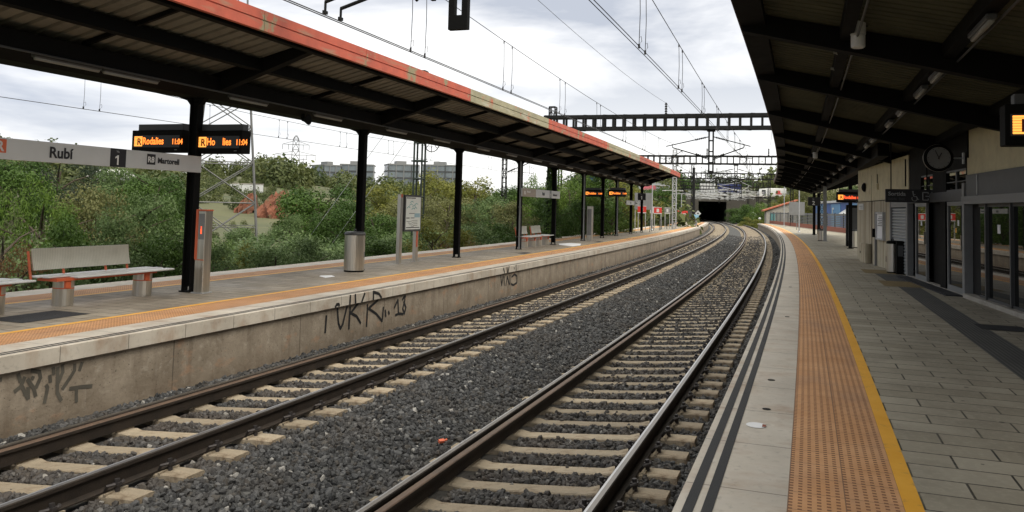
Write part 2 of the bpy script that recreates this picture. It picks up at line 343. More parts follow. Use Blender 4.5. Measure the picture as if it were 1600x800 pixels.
M_OLV = mat('weathered_olive_fascia_paint', (0.36, 0.33, 0.21), .6, var=.2, scale=2, stain=(0.50, 0.16, 0.09), stain_scale=1.2, stain_amt=(.55, .61), streak=((0.47, 0.44, 0.33), (1.3, 1.3, 8), .55, .68))
M_MAROON = mat('brown_fascia', (0.07, 0.038, 0.034), .55, var=.2)
M_TUBE = mat('white_lamp_tube', (0.24, 0.24, 0.22), .35, var=.05)
M_STEEL = mat('brushed_steel', (0.52, 0.49, 0.43), .32, metal=.9, var=.18, scale=2, stretch=(14, 14, .5))
M_GALV = mat('galvanised_steel', (0.42, 0.43, 0.44), .5, metal=.5, var=.2)
M_GREY = mat('grey_paint', (0.19, 0.195, 0.195), .5, var=.1)
M_DGREY = mat('dark_grey_paint', (0.055, 0.058, 0.06), .5, var=.15)
M_WHITE = mat('white_enamel', (0.63, 0.64, 0.63), .45, var=.04)
M_SIGN = mat('sign_white', (0.54, 0.55, 0.545), .45, var=.04)
M_ORANGE = mat('orange_red_paint', (0.56, 0.115, 0.045), .5, var=.1)
M_REDS = mat('red_sign', (0.55, 0.045, 0.035), .45, var=.08)
M_INK = mat('black_lettering', (0.015, 0.015, 0.017), .5, var=.05)
M_WINK = mat('white_lettering', (0.72, 0.72, 0.70), .5, var=.03)
M_GINK = mat('dim_white_lettering', (0.30, 0.31, 0.31), .5, var=.03)
M_LED = mat('orange_led', (1.0, 0.23, 0.03), .5, emit=1.5)
M_LEDY = mat('amber_led_block', (1.0, 0.36, 0.06), .5, emit=1.35)
M_REDLED = mat('red_led', (1.0, 0.10, 0.03), .5, emit=1.5)
M_SCREEN = mat('led_screen', (0.032, 0.034, 0.036), .5, var=.1)
M_CREAM = mat('cream_render', (0.60, 0.545, 0.37), .9, var=.1, scale=2.5, stain=(0.45, 0.40, 0.26), stain_scale=1.5, bump=.2)
M_BEIGE = mat('beige_cladding', (0.42, 0.375, 0.275), .75, var=.12, scale=2, streak=((0.26, 0.215, 0.14), (4, 4, .3), .48, .66))
M_SHUT = mat('grey_roller_shutter', (0.34, 0.36, 0.37), .5, var=.1, metal=.2)
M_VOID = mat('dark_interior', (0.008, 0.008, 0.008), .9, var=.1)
M_BRICK = mat('red_brick', (0.25, 0.085, 0.055), .9, var=.25, scale=12)
M_BLUE = mat('blue_cladding', (0.03, 0.09, 0.30), .45, var=.25, scale=.6)
M_LBLUE = mat('pale_blue_cladding', (0.10, 0.25, 0.44), .45, var=.15, scale=.6)
M_ROOFR = mat('red_roof_tile', (0.42, 0.13, 0.07), .8, var=.25, scale=6)
M_FENCE = mat('grey_fence_slat', (0.12, 0.13, 0.135), .55, var=.2)
M_BARK = mat('bark', (0.075, 0.058, 0.042), .9, var=.35, scale=6, bump=.5)
M_GLASS = bpy.data.materials.new('dark_window_glass'); M_GLASS.use_nodes = True
_b = M_GLASS.node_tree.nodes['Principled BSDF']; _b.inputs['Base Color'].default_value = (0.006, 0.007, 0.006, 1); _b.inputs['Roughness'].default_value = 0.015; _b.inputs['IOR'].default_value = 1.55
M_FGLASS = mat('blue_tinted_glazing', (0.13, 0.155, 0.17), .2, var=.45, scale=.12, spec=.6)
M_GRAF = mat('black_spray_paint', (0.012, 0.012, 0.013), .7, var=.2)
M_GRAF2 = mat('faded_spray_paint', (0.085, 0.077, 0.062), .9, var=.3)
M_PAPER = mat('white_paper', (0.75, 0.76, 0.78), .7, var=.05)
M_PINK = mat('orange_litter', (0.62, 0.14, 0.07), .6, var=.1)
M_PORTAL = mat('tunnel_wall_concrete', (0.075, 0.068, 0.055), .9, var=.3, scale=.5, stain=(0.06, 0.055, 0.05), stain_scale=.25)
M_BLUEBIN = mat('pale_blue_plastic', (0.22, 0.42, 0.56), .5, var=.1)

# ================================================================== SETTING
def smooth(a, b, x):
    t = min(1, max(0, (x - a) / (b - a))); return t * t * (3 - 2 * t)
def ground_z(x, y):
    s, d = SD(x, y)
    n = 0.5 * math.sin(x * .045 + 1.3) * math.sin(y * .038) + .3 * math.sin(x * .11 + y * .09)
    if d < -18:
        z = -0.85 + smooth(45, 210, -d) * 13.5 + n * smooth(25, 80, -d) + smooth(250, 700, -d) * 14
        return z
    if d > 9:
        return -0.3 + smooth(9, 16, d) * 0.7 + smooth(25, 90, d) * 6 + n * smooth(25, 80, d) + smooth(90, 260, s) * smooth(9, 22, d) * 5.5
    return -0.85
def ground_hit(px, py):
    d = _f + _r2 * ((px - 800) / 1260.67) - _u2 * ((py - 248.08) / 1260.67); D = 20.0
    while D < 600:
        k = D / d.y; x, y, z = d.x * k, D, HP + EYE + d.z * k
        if z < ground_z(x, y): return x, y
        D += 1.0
    return -50, 150
def red_bank():
    "bare red earth cutting on the slope"
    m = mat('red_earth', (0.17, 0.064, 0.036), .95, var=.35, scale=.6, stain=(0.10, 0.08, 0.04), stain_scale=.45, bump=.6, bscale=3)
    mb = MB()
    for (pa, pb, zt, D) in ((398, 462, 3.75, 113), (366, 392, 3.3, 118)):
        n, k = 26, 9; vs = []
        for i in range(n + 1):
            px = pa + (pb - pa) * i / n; d = _f + _r2 * ((px - 800) / 1260.67); x, y = d.x * D / d.y, D
            e = max(0, math.sin(math.pi * i / n)) ** .6; h = zt * (.35 + .65 * e) + .35 * math.sin(i * 1.7)
            for j in range(k + 1):
                t = j / k; gy = y + 5 * t ** 1.6 + .5 * math.sin(i * .9 + j); gz = ground_z(x, y) - .4 + (h - ground_z(x, y) + .4) * t ** .75 + .12 * math.sin(i * 2.1 + j * 1.9)
                vs.append((x, gy, gz))
        mb.add(vs, [(i * (k + 1) + j, (i + 1) * (k + 1) + j, (i + 1) * (k + 1) + j + 1, i * (k + 1) + j + 1) for i in range(n) for j in range(k)])
        mb.add([vs[i * (k + 1) + k] for i in range(n + 1)] + [(vs[i * (k + 1) + k][0] * 1.12, vs[i * (k + 1) + k][1] + 16, ground_z(vs[i * (k + 1) + k][0] * 1.12, vs[i * (k + 1) + k][1] + 16) - .3) for i in range(n + 1)], [(i, i + 1, n + 2 + i, n + 1 + i) for i in range(n)], 1)
    obj('hill', mb, [m, mat('bank_top_grass', (0.06, 0.07, 0.028), .95, var=.4, scale=.5)], kind='structure')
def build_ground():
    xs = sorted(set([-900, -780, -660, -560, -480, -420] + list(range(-370, 371, 10)) + [420, 480, 560, 680, 820])); ys = sorted(set([-60, -40, -20] + list(range(0, 470, 10)) + [500, 560, 640, 740, 860, 1000]))
    mb = MB(); vs = [(x, y, ground_z(x, y)) for y in ys for x in xs]; nx = len(xs)
    fs = [(j * nx + i, j * nx + i + 1, (j + 1) * nx + i + 1, (j + 1) * nx + i) for j in range(len(ys) - 1) for i in range(nx - 1)]
    mb.add(vs, fs)
    m = bpy.data.materials.new('scrub_ground'); m.use_nodes = True; t = m.node_tree; N = t.nodes; l = t.links.new; b = N['Principled BSDF']; b.inputs['Roughness'].default_value = .95
    tcn = N.new('ShaderNodeTexCoord'); v = tcn.outputs['Object']
    c = nmix(N, l, nnoise(N, l, v, .06, .35, .65), (0.042, 0.055, 0.020), (0.095, 0.092, 0.040))
    c = nmix(N, l, nnoise(N, l, v, .25, .45, .7), c, (0.085, 0.09, 0.036))
    # bare red earth cuttings on the slope
    for (px, py, r1) in ():
        vd = N.new('ShaderNodeVectorMath'); vd.operation = 'DISTANCE'; l(v, vd.inputs[0]); vd.inputs[1].default_value = (px, py, ground_z(px, py))
        dn = nmath(N, l, 'ADD', vd.outputs['Value'], nmath(N, l, 'MULTIPLY', nnoise(N, l, v, .2, .2, .8), 8))
        mr = N.new('ShaderNodeMapRange'); mr.inputs[1].default_value = r1 + 4; mr.inputs[2].default_value = r1 + 2; l(dn, mr.inputs[0])
        c = nmix(N, l, mr.outputs[0], c, (0.29, 0.088, 0.042))
    l(c, b.inputs['Base Color'])
    obj('ground', mb, m, kind='structure')
build_ground(); red_bank()

# --- track bed
BED = [(-8.3, -.22), (-7.8, -.20), (-7.45, -.235), (-7.23, -.24), (-5.49, -.09), (-5.2, -.09), (-4.95, -.055), (-4.6, -.10), (-4.1, -.17), (-3.6, -.235), (-3.288, -.24), (-1.548, -.09), (-1.2, -.09), (-.55, -.10)]
def bed_z(d): return float(np.interp(d, [p[0] for p in BED], [p[1] for p in BED]))
def b_bed(N, l, u, v, vec):
    vo = N.new('ShaderNodeTexVoronoi'); vo.inputs['Scale'].default_value = 16; l(vec, vo.inputs['Vector'])
    c = nmix(N, l, nnoise(N, l, vo.outputs['Color'], 1.0, .3, .7), (0.02, 0.021, 0.022), (0.092, 0.092, 0.09))
    # rust and brake dust in the four-foot of each track
    for cd_ in (R2L + G / 2, R1L + G / 2):
        dd = nmath(N, l, 'ABSOLUTE', nmath(N, l, 'SUBTRACT', v, cd_))
        mr = N.new('ShaderNodeMapRange'); mr.inputs[1].default_value = 1.25; mr.inputs[2].default_value = .5; l(dd, mr.inputs[0])
        c = nmix(N, l, nmath(N, l, 'MULTIPLY', mr.outputs[0], .5), c, (0.075, 0.062, 0.05))
    h = nmath(N, l, 'SUBTRACT', 1, vo.outputs['Distance'])
    return c, h
M_BED = uv_mat('ballast_surface', b_bed, .95)
mb = MB(); mb.sweep(BED, -4, 262, 2.0); obj('track_bed', mb, M_BED, kind='structure')
mb = MB(); mb.sweep([(-18.6, -.5), (-18.0, -.16), (-13.05, -.12)], -4, 262, 2.0); obj('track_bed', mb, M_BED, kind='structure')

# loose ballast stones (uncountable): points carrying stones
def ballast():
    pts = []; rad = []
    def fill(s0, s1, dens, r, d0=-8.0, d1=-.72):
        n = int((s1 - s0) * (d1 - d0) * dens); ss = rng.uniform(s0, s1, n); dd = rng.uniform(d0, d1, n)
        ph = np.abs(((ss - 6.95 - .13 + .3) % 0.6) - .3)
        for c_ in (R2L + G / 2, R1L + G / 2):
            on = (np.abs(dd - c_) < 1.28) & (ph < .142)
            keep = ~on | (rng.random(len(ss)) < (.004 if s0 < 9 else .02 if s0 < 16 else .10)); ss, dd, ph = ss[keep], dd[keep], ph[keep]
        for rl in (R2L, R2R, R1L, R1R, R2L + .15, R1L + .15):
            keep = np.abs(dd - rl) > .10; ss, dd = ss[keep], dd[keep]
        a = ss / RAD
        v = np.cos(a)[:, None] * N0 + np.sin(a)[:, None] * T0; q = CEN + v * (RAD + dd)[:, None]
        incrib = np.zeros(len(ss), bool)
        for c_ in (R2L + G / 2, R1L + G / 2): incrib |= np.abs(dd - c_) < 1.25
        z = np.interp(dd, [p[0] for p in BED], [p[1] for p in BED]) + rng.uniform(-.012, .022, len(ss)) + incrib * .010
        pts.append(np.column_stack([q, z])); rad.append(rng.uniform(.6, 1.25, len(ss)) * r)
    fill(1.0, 9, 760, .034); fill(9, 16, 560, .036); fill(16, 28, 330, .039); fill(28, 50, 140, .048); fill(50, 90, 45, .06)
    P = np.vstack(pts); r = np.concatenate(rad)
    me = bpy.data.meshes.new('ballast'); me.vertices.add(len(P)); me.vertices.foreach_set('co', P.astype(np.float32).ravel())
    at_ = me.attributes.new('rad', 'FLOAT', 'POINT'); at_.data.foreach_set('value', r.astype(np.float32)); me.update()
    o = mobj('ballast', me); tag(o, 'dark grey crushed stone ballast packed between and around the rails', 'gravel', kind='stuff')
    m = bpy.data.materials.new('ballast_stone'); m.use_nodes = True; t = m.node_tree; N = t.nodes; l = t.links.new; b = N['Principled BSDF']; b.inputs['Roughness'].default_value = .72
    oi = N.new('ShaderNodeObjectInfo'); rp = N.new('ShaderNodeValToRGB'); el = rp.color_ramp.elements
    rp.color_ramp.interpolation = 'CONSTANT'; el[0].position = 0; el[0].color = (0.011, 0.012, 0.0135, 1); el[1].position = .3; el[1].color = (0.027, 0.0285, 0.031, 1)
    for ps, c in ((.58, (0.062, 0.064, 0.068)), (.8, (0.045, 0.039, 0.033)), (.93, (0.12, 0.12, 0.12)), (.985, (0.36, 0.35, 0.33))):
        q = el.new(ps); q.color = (*c, 1)
    l(oi.outputs['Random'], rp.inputs[0])
    tcn = N.new('ShaderNodeTexCoord'); c = nmix(N, l, nmath(N, l, 'MULTIPLY', nnoise(N, l, tcn.outputs['Object'], 2.2, .35, .7), .5), rp.outputs[0], (0.06, 0.061, 0.063))
    geo = N.new('ShaderNodeNewGeometry')
    pz = N.new('ShaderNodeVectorMath'); pz.operation = 'MULTIPLY'; pz.inputs[1].default_value = (1, 1, 0); l(geo.outputs['Position'], pz.inputs[0]); dc = N.new('ShaderNodeVectorMath'); dc.operation = 'DISTANCE'; dc.inputs[1].default_value = (CEN[0], CEN[1], 0); l(pz.outputs[0], dc.inputs[0])
    for cd_ in (R2L + G / 2, R1L + G / 2):
        dd = nmath(N, l, 'ABSOLUTE', nmath(N, l, 'SUBTRACT', nmath(N, l, 'SUBTRACT', dc.outputs['Value'], RAD), cd_)); mr = N.new('ShaderNodeMapRange'); mr.inputs[1].default_value = 1.5; mr.inputs[2].default_value = .75; l(dd, mr.inputs[0])
        c = nmix(N, l, nmath(N, l, 'MULTIPLY', mr.outputs[0], nmath(N, l, 'MULTIPLY', nnoise(N, l, geo.outputs['Position'], 1.6, .3, .7), .55)), c, (0.070, 0.050, 0.036))
    c = nmix(N, l, nmath(N, l, 'MULTIPLY', nnoise(N, l, geo.outputs['Position'], .9, .48, .7), .3), c, (0.075, 0.06, 0.046))
    l(c, b.inputs['Base Color'])
    gt = bpy.data.node_groups.new('stones', 'GeometryNodeTree')
    gt.interface.new_socket('Geometry', in_out='INPUT', socket_type='NodeSocketGeometry'); gt.interface.new_socket('Geometry', in_out='OUTPUT', socket_type='NodeSocketGeometry')
    g = gt.nodes; gl = gt.links.new; gi = g.new('NodeGroupInput'); go = g.new('NodeGroupOutput')
    ico = g.new('GeometryNodeMeshIcoSphere'); ico.inputs['Radius'].default_value = 1.0; ico.inputs['Subdivisions'].default_value = 1
    spn = g.new('GeometryNodeSetPosition'); nzt = g.new('ShaderNodeTexNoise'); nzt.inputs['Scale'].default_value = 1.3
    sb = g.new('ShaderNodeVectorMath'); sb.operation = 'SUBTRACT'; sb.inputs[1].default_value = (.5, .5, .5); scn = g.new('ShaderNodeVectorMath'); scn.operation = 'SCALE'; scn.inputs['Scale'].default_value = 1.5
    gl(nzt.outputs['Color'], sb.inputs[0]); gl(sb.outputs[0], scn.inputs[0]); gl(ico.outputs[0], spn.inputs[0]); gl(scn.outputs[0], spn.inputs['Offset'])
    sm = g.new('GeometryNodeSetMaterial'); sm.inputs['Material'].default_value = m; gl(spn.outputs[0], sm.inputs[0])
    ip = g.new('GeometryNodeInstanceOnPoints'); rv = g.new('FunctionNodeRandomValue'); rv.data_type = 'FLOAT_VECTOR'; rv.inputs[0].default_value = (0, 0, 0); rv.inputs[1].default_value = (6.28, 6.28, 6.28)
    rs = g.new('FunctionNodeRandomValue'); rs.data_type = 'FLOAT_VECTOR'; rs.inputs[0].default_value = (.75, .6, .5); rs.inputs[1].default_value = (1.45, 1.1, .95); rs.inputs['Seed'].default_value = 5
    na = g.new('GeometryNodeInputNamedAttribute'); na.data_type = 'FLOAT'; na.inputs[0].default_value = 'rad'
    ms = g.new('ShaderNodeVectorMath'); ms.operation = 'SCALE'; gl(rs.outputs[0], ms.inputs[0]); gl(na.outputs[0], ms.inputs['Scale'])
    gl(gi.outputs[0], ip.inputs['Points']); gl(sm.outputs[0], ip.inputs['Instance']); gl(rv.outputs[0], ip.inputs['Rotation']); gl(ms.outputs[0], ip.inputs['Scale']); gl(ip.outputs[0], go.inputs[0])
    md = o.modifiers.new('stones', 'NODES'); md.node_group = gt
ballast()

# --- platforms
def platform(edge, tact, yl, yl2, inner, z, s0, s1, pave, wall_side, far=None):
    mb = MB()
    a, b = sorted((yl2, inner))
    mb.sweep([(a, z), (b, z)], s0, s1, 2.0); root = obj('platform', mb, pave, kind='structure')
    return root
def strip(name, d0, d1, z, s0, s1, m, par):
    mb = MB(); mb.sweep([(min(d0, d1), z), (max(d0, d1), z)], s0, s1, 2.0); return obj(name, mb, m, par)
# main platform by the building
P2 = platform(E2, T2, Y2A, Y2B, 8.5, Z2, -7, 130, M_PAVE2, 1)
strip('tactile_strip', T2, Y2A, Z2, -7, 130, M_TACT, P2); strip('yellow_line', Y2A, Y2B, Z2 + .001, -7, 130, M_YEL, P2)
mb = MB(); mb.sweep([(E2 + .07, Z2 - .185), (E2, Z2 - .185), (E2, Z2 - .008), (E2 + .008, Z2), (T2, Z2)], -7, 130, 2.0); obj('coping', mb, M_COPING, P2)
mb = MB(); mb.sweep([(E2 + .09, -.5), (E2 + .09, Z2 - .18)], -7, 130, 2.0); obj('facing_wall', mb, M_PWALL, P2)
for a, b in ((.05, .108), (.148, .206)): strip('anti_slip_strip', E2 + a, E2 + b, Z2 + .003, -7, 130, M_STRIP, P2)
# island platform
P1 = platform(E1, T1, Y1, Y1B, -11.75, Z1, -12, 134, M_PAVE1, 1)
strip('tactile_strip', Y1, T1, Z1, -12, 134, M_TACT, P1); strip('yellow_line', Y1B, Y1, Z1 + .001, -12, 134, M_YEL, P1)
mb = MB(); mb.sweep([(T1, Z1), (E1 - .008, Z1), (E1, Z1 - .008), (E1, Z1 - .185), (E1 - .07, Z1 - .185)], -12, 134, 2.0); obj('coping', mb, M_COPING, P1)
mb = MB(); mb.sweep([(E1 - .055, Z1 - .18), (E1 - .055, -.5)], -12, 134, 2.0); obj('facing_wall', mb, M_PWALL, P1)
for a, b in ((.06, .10), (.14, .18)): strip('anti_slip_strip', E1 - a, E1 - b, Z1 + .003, -12, 134, M_STRIP, P1)
strip('yellow_line', -11.84, -11.75, Z1 + .001, -12, 134, M_YEL, P1); strip('tactile_strip', -12.5, -11.84, Z1, -12, 134, M_TACT, P1)
mb = MB(); mb.sweep([(E0, -.5), (E0, Z1 - .18), (E0 - .05, Z1 - .18), (E0 - .05, Z1), (-12.5, Z1)], -12, 134, 2.0); obj('coping', mb, M_COPING, P1)
mb = MB(); mb.add([W(134, E1, -.5), W(134, E1, Z1), W(134, E0, Z1), W(134, E0, -.5)], [(0, 1, 2, 3)]); obj('end_wall', mb, M_PWALL, P1)
# main platform details: guiding path, warning pads, drain gratings
def quadstrip(name, pts, z, m, par, uvs=True):
    mb = MB(); mb.add([W(s, d, z) for s, d in pts], [tuple(range(len(pts)))], 0, [[(s, d) for s, d in pts]]); return obj(name, mb, m, par)
def b_guide(N, l, u, v, vec):
    c = nmix(N, l, nnoise(N, l, vec, 2, .3, .7), (0.085, 0.086, 0.082), (0.12, 0.12, 0.112))
    r = line_at(N, l, v, .05, .022); c = nmix(N, l, nmath(N, l, 'MULTIPLY', r, .7), c, (0.03, 0.03, 0.03)); return c, nmath(N, l, 'SUBTRACT', 1, r)
M_GUIDE = uv_mat('dark_guiding_tile', b_guide, .7)
def b_pad(N, l, u, v, vec):
    c = nmix(N, l, nnoise(N, l, vec, 2, .3, .7), (0.20, 0.145, 0.06), (0.26, 0.19, 0.085))
    r = nmath(N, l, 'MULTIPLY', line_at(N, l, v, .06, .03), line_at(N, l, u, .06, .03)); c = nmix(N, l, nmath(N, l, 'MULTIPLY', r, .7), c, (0.09, 0.062, 0.03)); return c, r
M_PAD = uv_mat('ochre_warning_tile', b_pad, .75)
mb = MB(); mb.sweep([(2.03, Z2 + .004), (2.5, Z2 + .004)], 4, 21.6, 1.0); obj('guiding_path', mb, M_GUIDE, P2)
quadstrip('warning_pad', [(20.6, 1.75), (22.3, 1.75), (22.3, 2.75), (20.6, 2.75)], Z2 + .006, M_PAD, P2)
quadstrip('warning_pad', [(24.9, 1.66), (26.6, 1.66), (26.6, 2.65), (24.9, 2.65)], Z2 + .006, M_PAD, P2)
quadstrip('guiding_path', [(22.3, 1.95), (24.9, 1.9), (24.9, 2.6), (22.3, 2.7)], Z2 + .004, M_GUIDE, P2)
for s, d, w in ((13.85, 2.72, .32), (9.4, 2.9, .3)):
    quadstrip('manhole_cover', [(s - w, d - w), (s + w, d - w), (s + w, d + w), (s - w, d + w)], Z2 + .007, M_STRIP, P2)
for s, d in ((13.52, -.29), (8.34, -.34), (7.1, -.33), (19, -.3)):
    mb = MB(); mb.lathe([(.035, 0), (.035, .003)], 12, 0, W(s, d, Z2 + .001)); obj('lifting_hole', mb, M_VOID, P2)
quadstrip('manhole_cover', [(8.0, -10.55), (9.1, -10.55), (9.1, -9.85), (8.0, -9.85)], Z1 + .005, M_STRIP, P1)
quadstrip('drain_cover', [(28.4, -9.9), (29.2, -9.9), (29.2, -9.6), (28.4, -9.6)], Z1 + .005, M_STRIP, P1)
quadstrip('drain_cover', [(41.0, -9.9), (42.4, -9.9), (42.4, -9.6), (41.0, -9.6)], Z1 + .005, M_STRIP, P1)
mb = MB()
pl = [(math.cos(k * math.pi / 8), math.sin(k * math.pi / 8)) for k in range(16)]
mb.add([W(6.53 + .085 * b, -.38 + .075 * a, Z2 + .004) for a, b in pl], [tuple(range(16))], 0)
st = tag(obj('sticker', mb, M_PAPER), 'white oval sticker stuck to the pale coping beside the black strips', 'sticker')
mb = MB(); mb.add([W(6.53 + a, -.38 + b, Z2 + .006) for a, b in ((-.045, .045), (.045, .045), (.03, .072), (-.03, .072))], [(0, 1, 2, 3)]); obj('printed_patch', mb, M_BRICK, st)

# --- graffiti on the island platform's face
GRAF_A = [[(12.6, 0.37), (12.58, 0.08)], [(12.8, 0.51), (12.84, 0.55), (12.91, 0.55), (12.96, 0.49), (12.98, 0.34), (13.02, 0.18), (13.09, 0.08), (13.17, 0.16), (13.24, 0.34), (13.3, 0.48), (13.31, 0.67)], [(13.49, 0.67), (13.51, 0.48)], [(13.41, 0.44), (13.4, 0.26), (13.39, 0.04)], [(13.84, 0.66), (13.74, 0.51), (13.56, 0.4), (13.43, 0.32)], [(13.46, 0.32), (13.66, 0.24), (13.82, 0.09)], [(14.18, 0.67), (14.19, 0.48)], [(14.06, 0.42), (14.06, 0.22), (14.05, 0.0)], [(14.18, 0.66), (14.41, 0.6), (14.52, 0.51), (14.42, 0.45), (14.11, 0.34)], [(14.11, 0.34), (14.44, 0.19), (14.68, 0.02), (14.71, 0.3)], [(14.8, 0.23), (14.83, 0.1)], [(14.94, 0.19), (14.97, 0.13)], [(15.19, 0.24), (15.34, 0.39), (15.38, 0.11)], [(15.25, 0.08), (15.41, 0.09), (15.6, 0.06)], [(15.54, 0.37), (15.67, 0.44), (15.65, 0.32), (15.57, 0.18), (15.66, 0.06), (15.72, 0.19), (15.61, 0.32)]]
GRAF_B = [[(6.5, 0.27), (6.57, 0.31), (6.61, 0.4)], [(6.53, 0.45), (6.56, 0.37)], [(6.59, 0.3), (6.63, 0.22), (6.67, 0.16), (6.66, 0.28)], [(6.65, 0.37), (6.73, 0.26), (6.76, 0.17)], [(6.69, 0.46), (6.79, 0.43), (6.81, 0.36), (6.76, 0.26)], [(6.7, 0.38), (6.72, 0.37)], [(6.89, 0.26), (6.91, 0.23), (6.88, 0.07)], [(6.93, 0.36), (6.94, 0.29)], [(6.97, 0.44), (6.98, 0.37)], [(7.03, 0.43), (7.04, 0.15), (7.1, 0.05)], [(7.09, 0.45), (7.1, 0.37), (7.03, 0.23)], [(7.11, 0.18), (7.18, 0.26), (7.26, 0.36), (7.26, 0.43)], [(7.36, 0.43), (7.33, 0.35)], [(7.21, 0.16), (7.36, 0.15), (7.52, 0.13)], [(7.3, 0.16), (7.31, -0.01)], [(6.3, 0.43), (6.33, 0.43)]]
GRAF_C = [[(21.69, 0.65), (21.78, 0.52)], [(21.61, 0.46), (21.73, 0.16), (21.83, 0.43)], [(21.98, 0.66), (22.03, 0.51)], [(22.16, 0.68), (22.09, 0.51)], [(21.91, 0.4), (21.93, 0.14)], [(22.08, 0.13), (22.19, 0.38), (22.37, 0.14)], [(22.42, 0.4), (22.44, 0.14)], [(22.61, 0.62), (22.62, 0.57)], [(22.78, 0.68), (22.8, 0.52)], [(22.57, 0.34), (22.83, 0.4), (23.06, 0.33), (23.05, 0.13), (22.72, 0.09), (22.54, 0.14)]]
def graffiti(strokes, w, m):
    mb = MB()
    for st in strokes:
        pts = []
        for (s0, z0), (s1, z1) in zip(st[:-1], st[1:]):
            n = max(1, int(math.dist((s0, z0), (s1, z1)) / .03))
            pts += [(s0 + (s1 - s0) * i / n, z0 + (z1 - z0) * i / n) for i in range(n)]
        pts.append(st[-1])
        for (s0, z0), (s1, z1) in zip(pts[:-1], pts[1:]):
            if (z0 > Z1 - .186) != (z1 > Z1 - .186): continue
            d = E1 + .004 if min(z0, z1) > Z1 - .186 else E1 - .051
            ln = math.dist((s0, z0), (s1, z1)) or 1; tx, tz = (s1 - s0) / ln, (z1 - z0) / ln; h = w / 2; e = w * .22
            a0, b0, a1, b1 = s0 - tx * e, z0 - tz * e, s1 + tx * e, z1 + tz * e
            d += random.uniform(0, .0016)
            mb.add([W(a0 - tz * h, d, b0 + tx * h), W(a0 + tz * h, d, b0 - tx * h), W(a1 + tz * h, d, b1 - tx * h), W(a1 - tz * h, d, b1 + tx * h)], [(0, 1, 2, 3)])
    return obj('graffiti', mb, m, P1)
graffiti(GRAF_A, .055, M_GRAF); graffiti(GRAF_B, .045, M_GRAF2); graffiti(GRAF_C, .06, M_GRAF)

# --- rails
RP = [(-.036, -.008), (-.028, 0), (-.010, .0008), (.028, 0), (.036, -.008), (.036, -.036), (.009, -.05), (.009, -.15), (.075, -.16), (.075, -.172), (-.075, -.172), (-.075, -.16), (-.009, -.15), (-.009, -.05), (-.036, -.036)]
M_SEMI = mat('worn_rail_head', (0.20, 0.185, 0.17), .38, metal=.85, var=.15, scale=3)
def rail(d, z, label, s0, s1, top):
    mb = MB(); mb.sweep([(d + a, z + b) for a, b in RP], s0, s1, 2.0, closed=True, mats=[1, 1, 2, 0] + [0] * 11)
    return tag(obj('rail', mb, [M_RUST, top, M_SEMI]), label, 'rail')
rail(R2R, CANT, 'polished steel rail nearest the platform with the orange tactile strip', -4, 262, M_POL)
rail(R2L, 0, 'polished steel rail beside the bare brown check rail, near track', -4, 262, M_POL)
rail(R1R, CANT, 'bright edged rail of the far track beside the open ballast between tracks', -4, 262, M_POL)
rail(R1L, 0, 'dull rail of the far track next to the graffiti covered platform wall', -4, 262, M_POL)
CK = [(-.036, -.008), (-.028, 0), (.028, 0), (.036, -.008), (.036, -.036), (.012, -.05), (.012, -.16), (-.012, -.16), (-.012, -.05), (-.036, -.036)]
for d, lb in ((R2L + .15, 'rusty brown check rail running inside the near track'), (R1L + .15, 'rusty brown check rail running inside the far track')):
    mb = MB(); mb.sweep([(d + a, .012 + d * 0 + b) for a, b in CK], -4, 150, 2.0, closed=True, mats=[1, 1, 1] + [0] * 7)
    tag(obj('check_rail', mb, [M_RUST, M_RUSTY]), lb, 'rail')
rail(R3L, 0.02, 'rusty rail of the track behind the island platform, on its bush side', 20, 262, M_RUSTY)
rail(R3R, 0.02, 'rusty rail of the track behind the island platform, on its platform side', 20, 262, M_RUSTY)

# --- sleepers: one object each
def sleeper_mesh():
    mb = MB(); ys = [-1.3, -.87 - .2, -.87 + .2, -.58, 0, .58, .87 - .2, .87 + .2, 1.3]
    wd = [.122, .125, .125, .112, .11, .112, .125, .125, .122]; zt = [-.012, 0, 0, -.02, -.024, -.02, 0, 0, -.012]
    vs = []
    for y, w, z in zip(ys, wd, zt): vs += [(-w, y, -.2), (-w + .008, y, z - .012), (-w + .02, y, z), (w - .02, y, z), (w - .008, y, z - .012), (w, y, -.2)]
    fs = [(i * 6 + k, i * 6 + k + 1, (i + 1) * 6 + k + 1, (i + 1) * 6 + k) for i in range(8) for k in range(5)] + [tuple(range(5, -1, -1)), tuple(range(48, 54))]
    mb.add(vs, fs)
    for y in (-.87, .87):   # shoulders either side of the rail seat
        for q in (-.13, .13): mb.bx((-.12, y + q - .012, -.005), (.12, y + q + .012, .014))
    return mb.mesh('sleeper', M_SLEEP)
def clip_mesh(sg):
    mb = MB(); pts = [(-.05, 0, .01), (-.06, sg * .03, .045), (-.035, sg * .06, .05), (0, sg * .045, .03), (.035, sg * .06, .05), (.06, sg * .03, .045), (.05, 0, .01)]
    mb.path(pts, .011, 6); mb.tube((0, sg * .045, 0), (0, sg * .045, .075), .016, 8); mb.lathe([(.028, 0), (.028, .018)], 6, 0, (0, sg * .045, .035))
    return mb.mesh('rail_clip', M_CLIP)
SLM = sleeper_mesh(); CLM = [clip_mesh(1), clip_mesh(-1)]
TH = math.atan2(CANT, G)
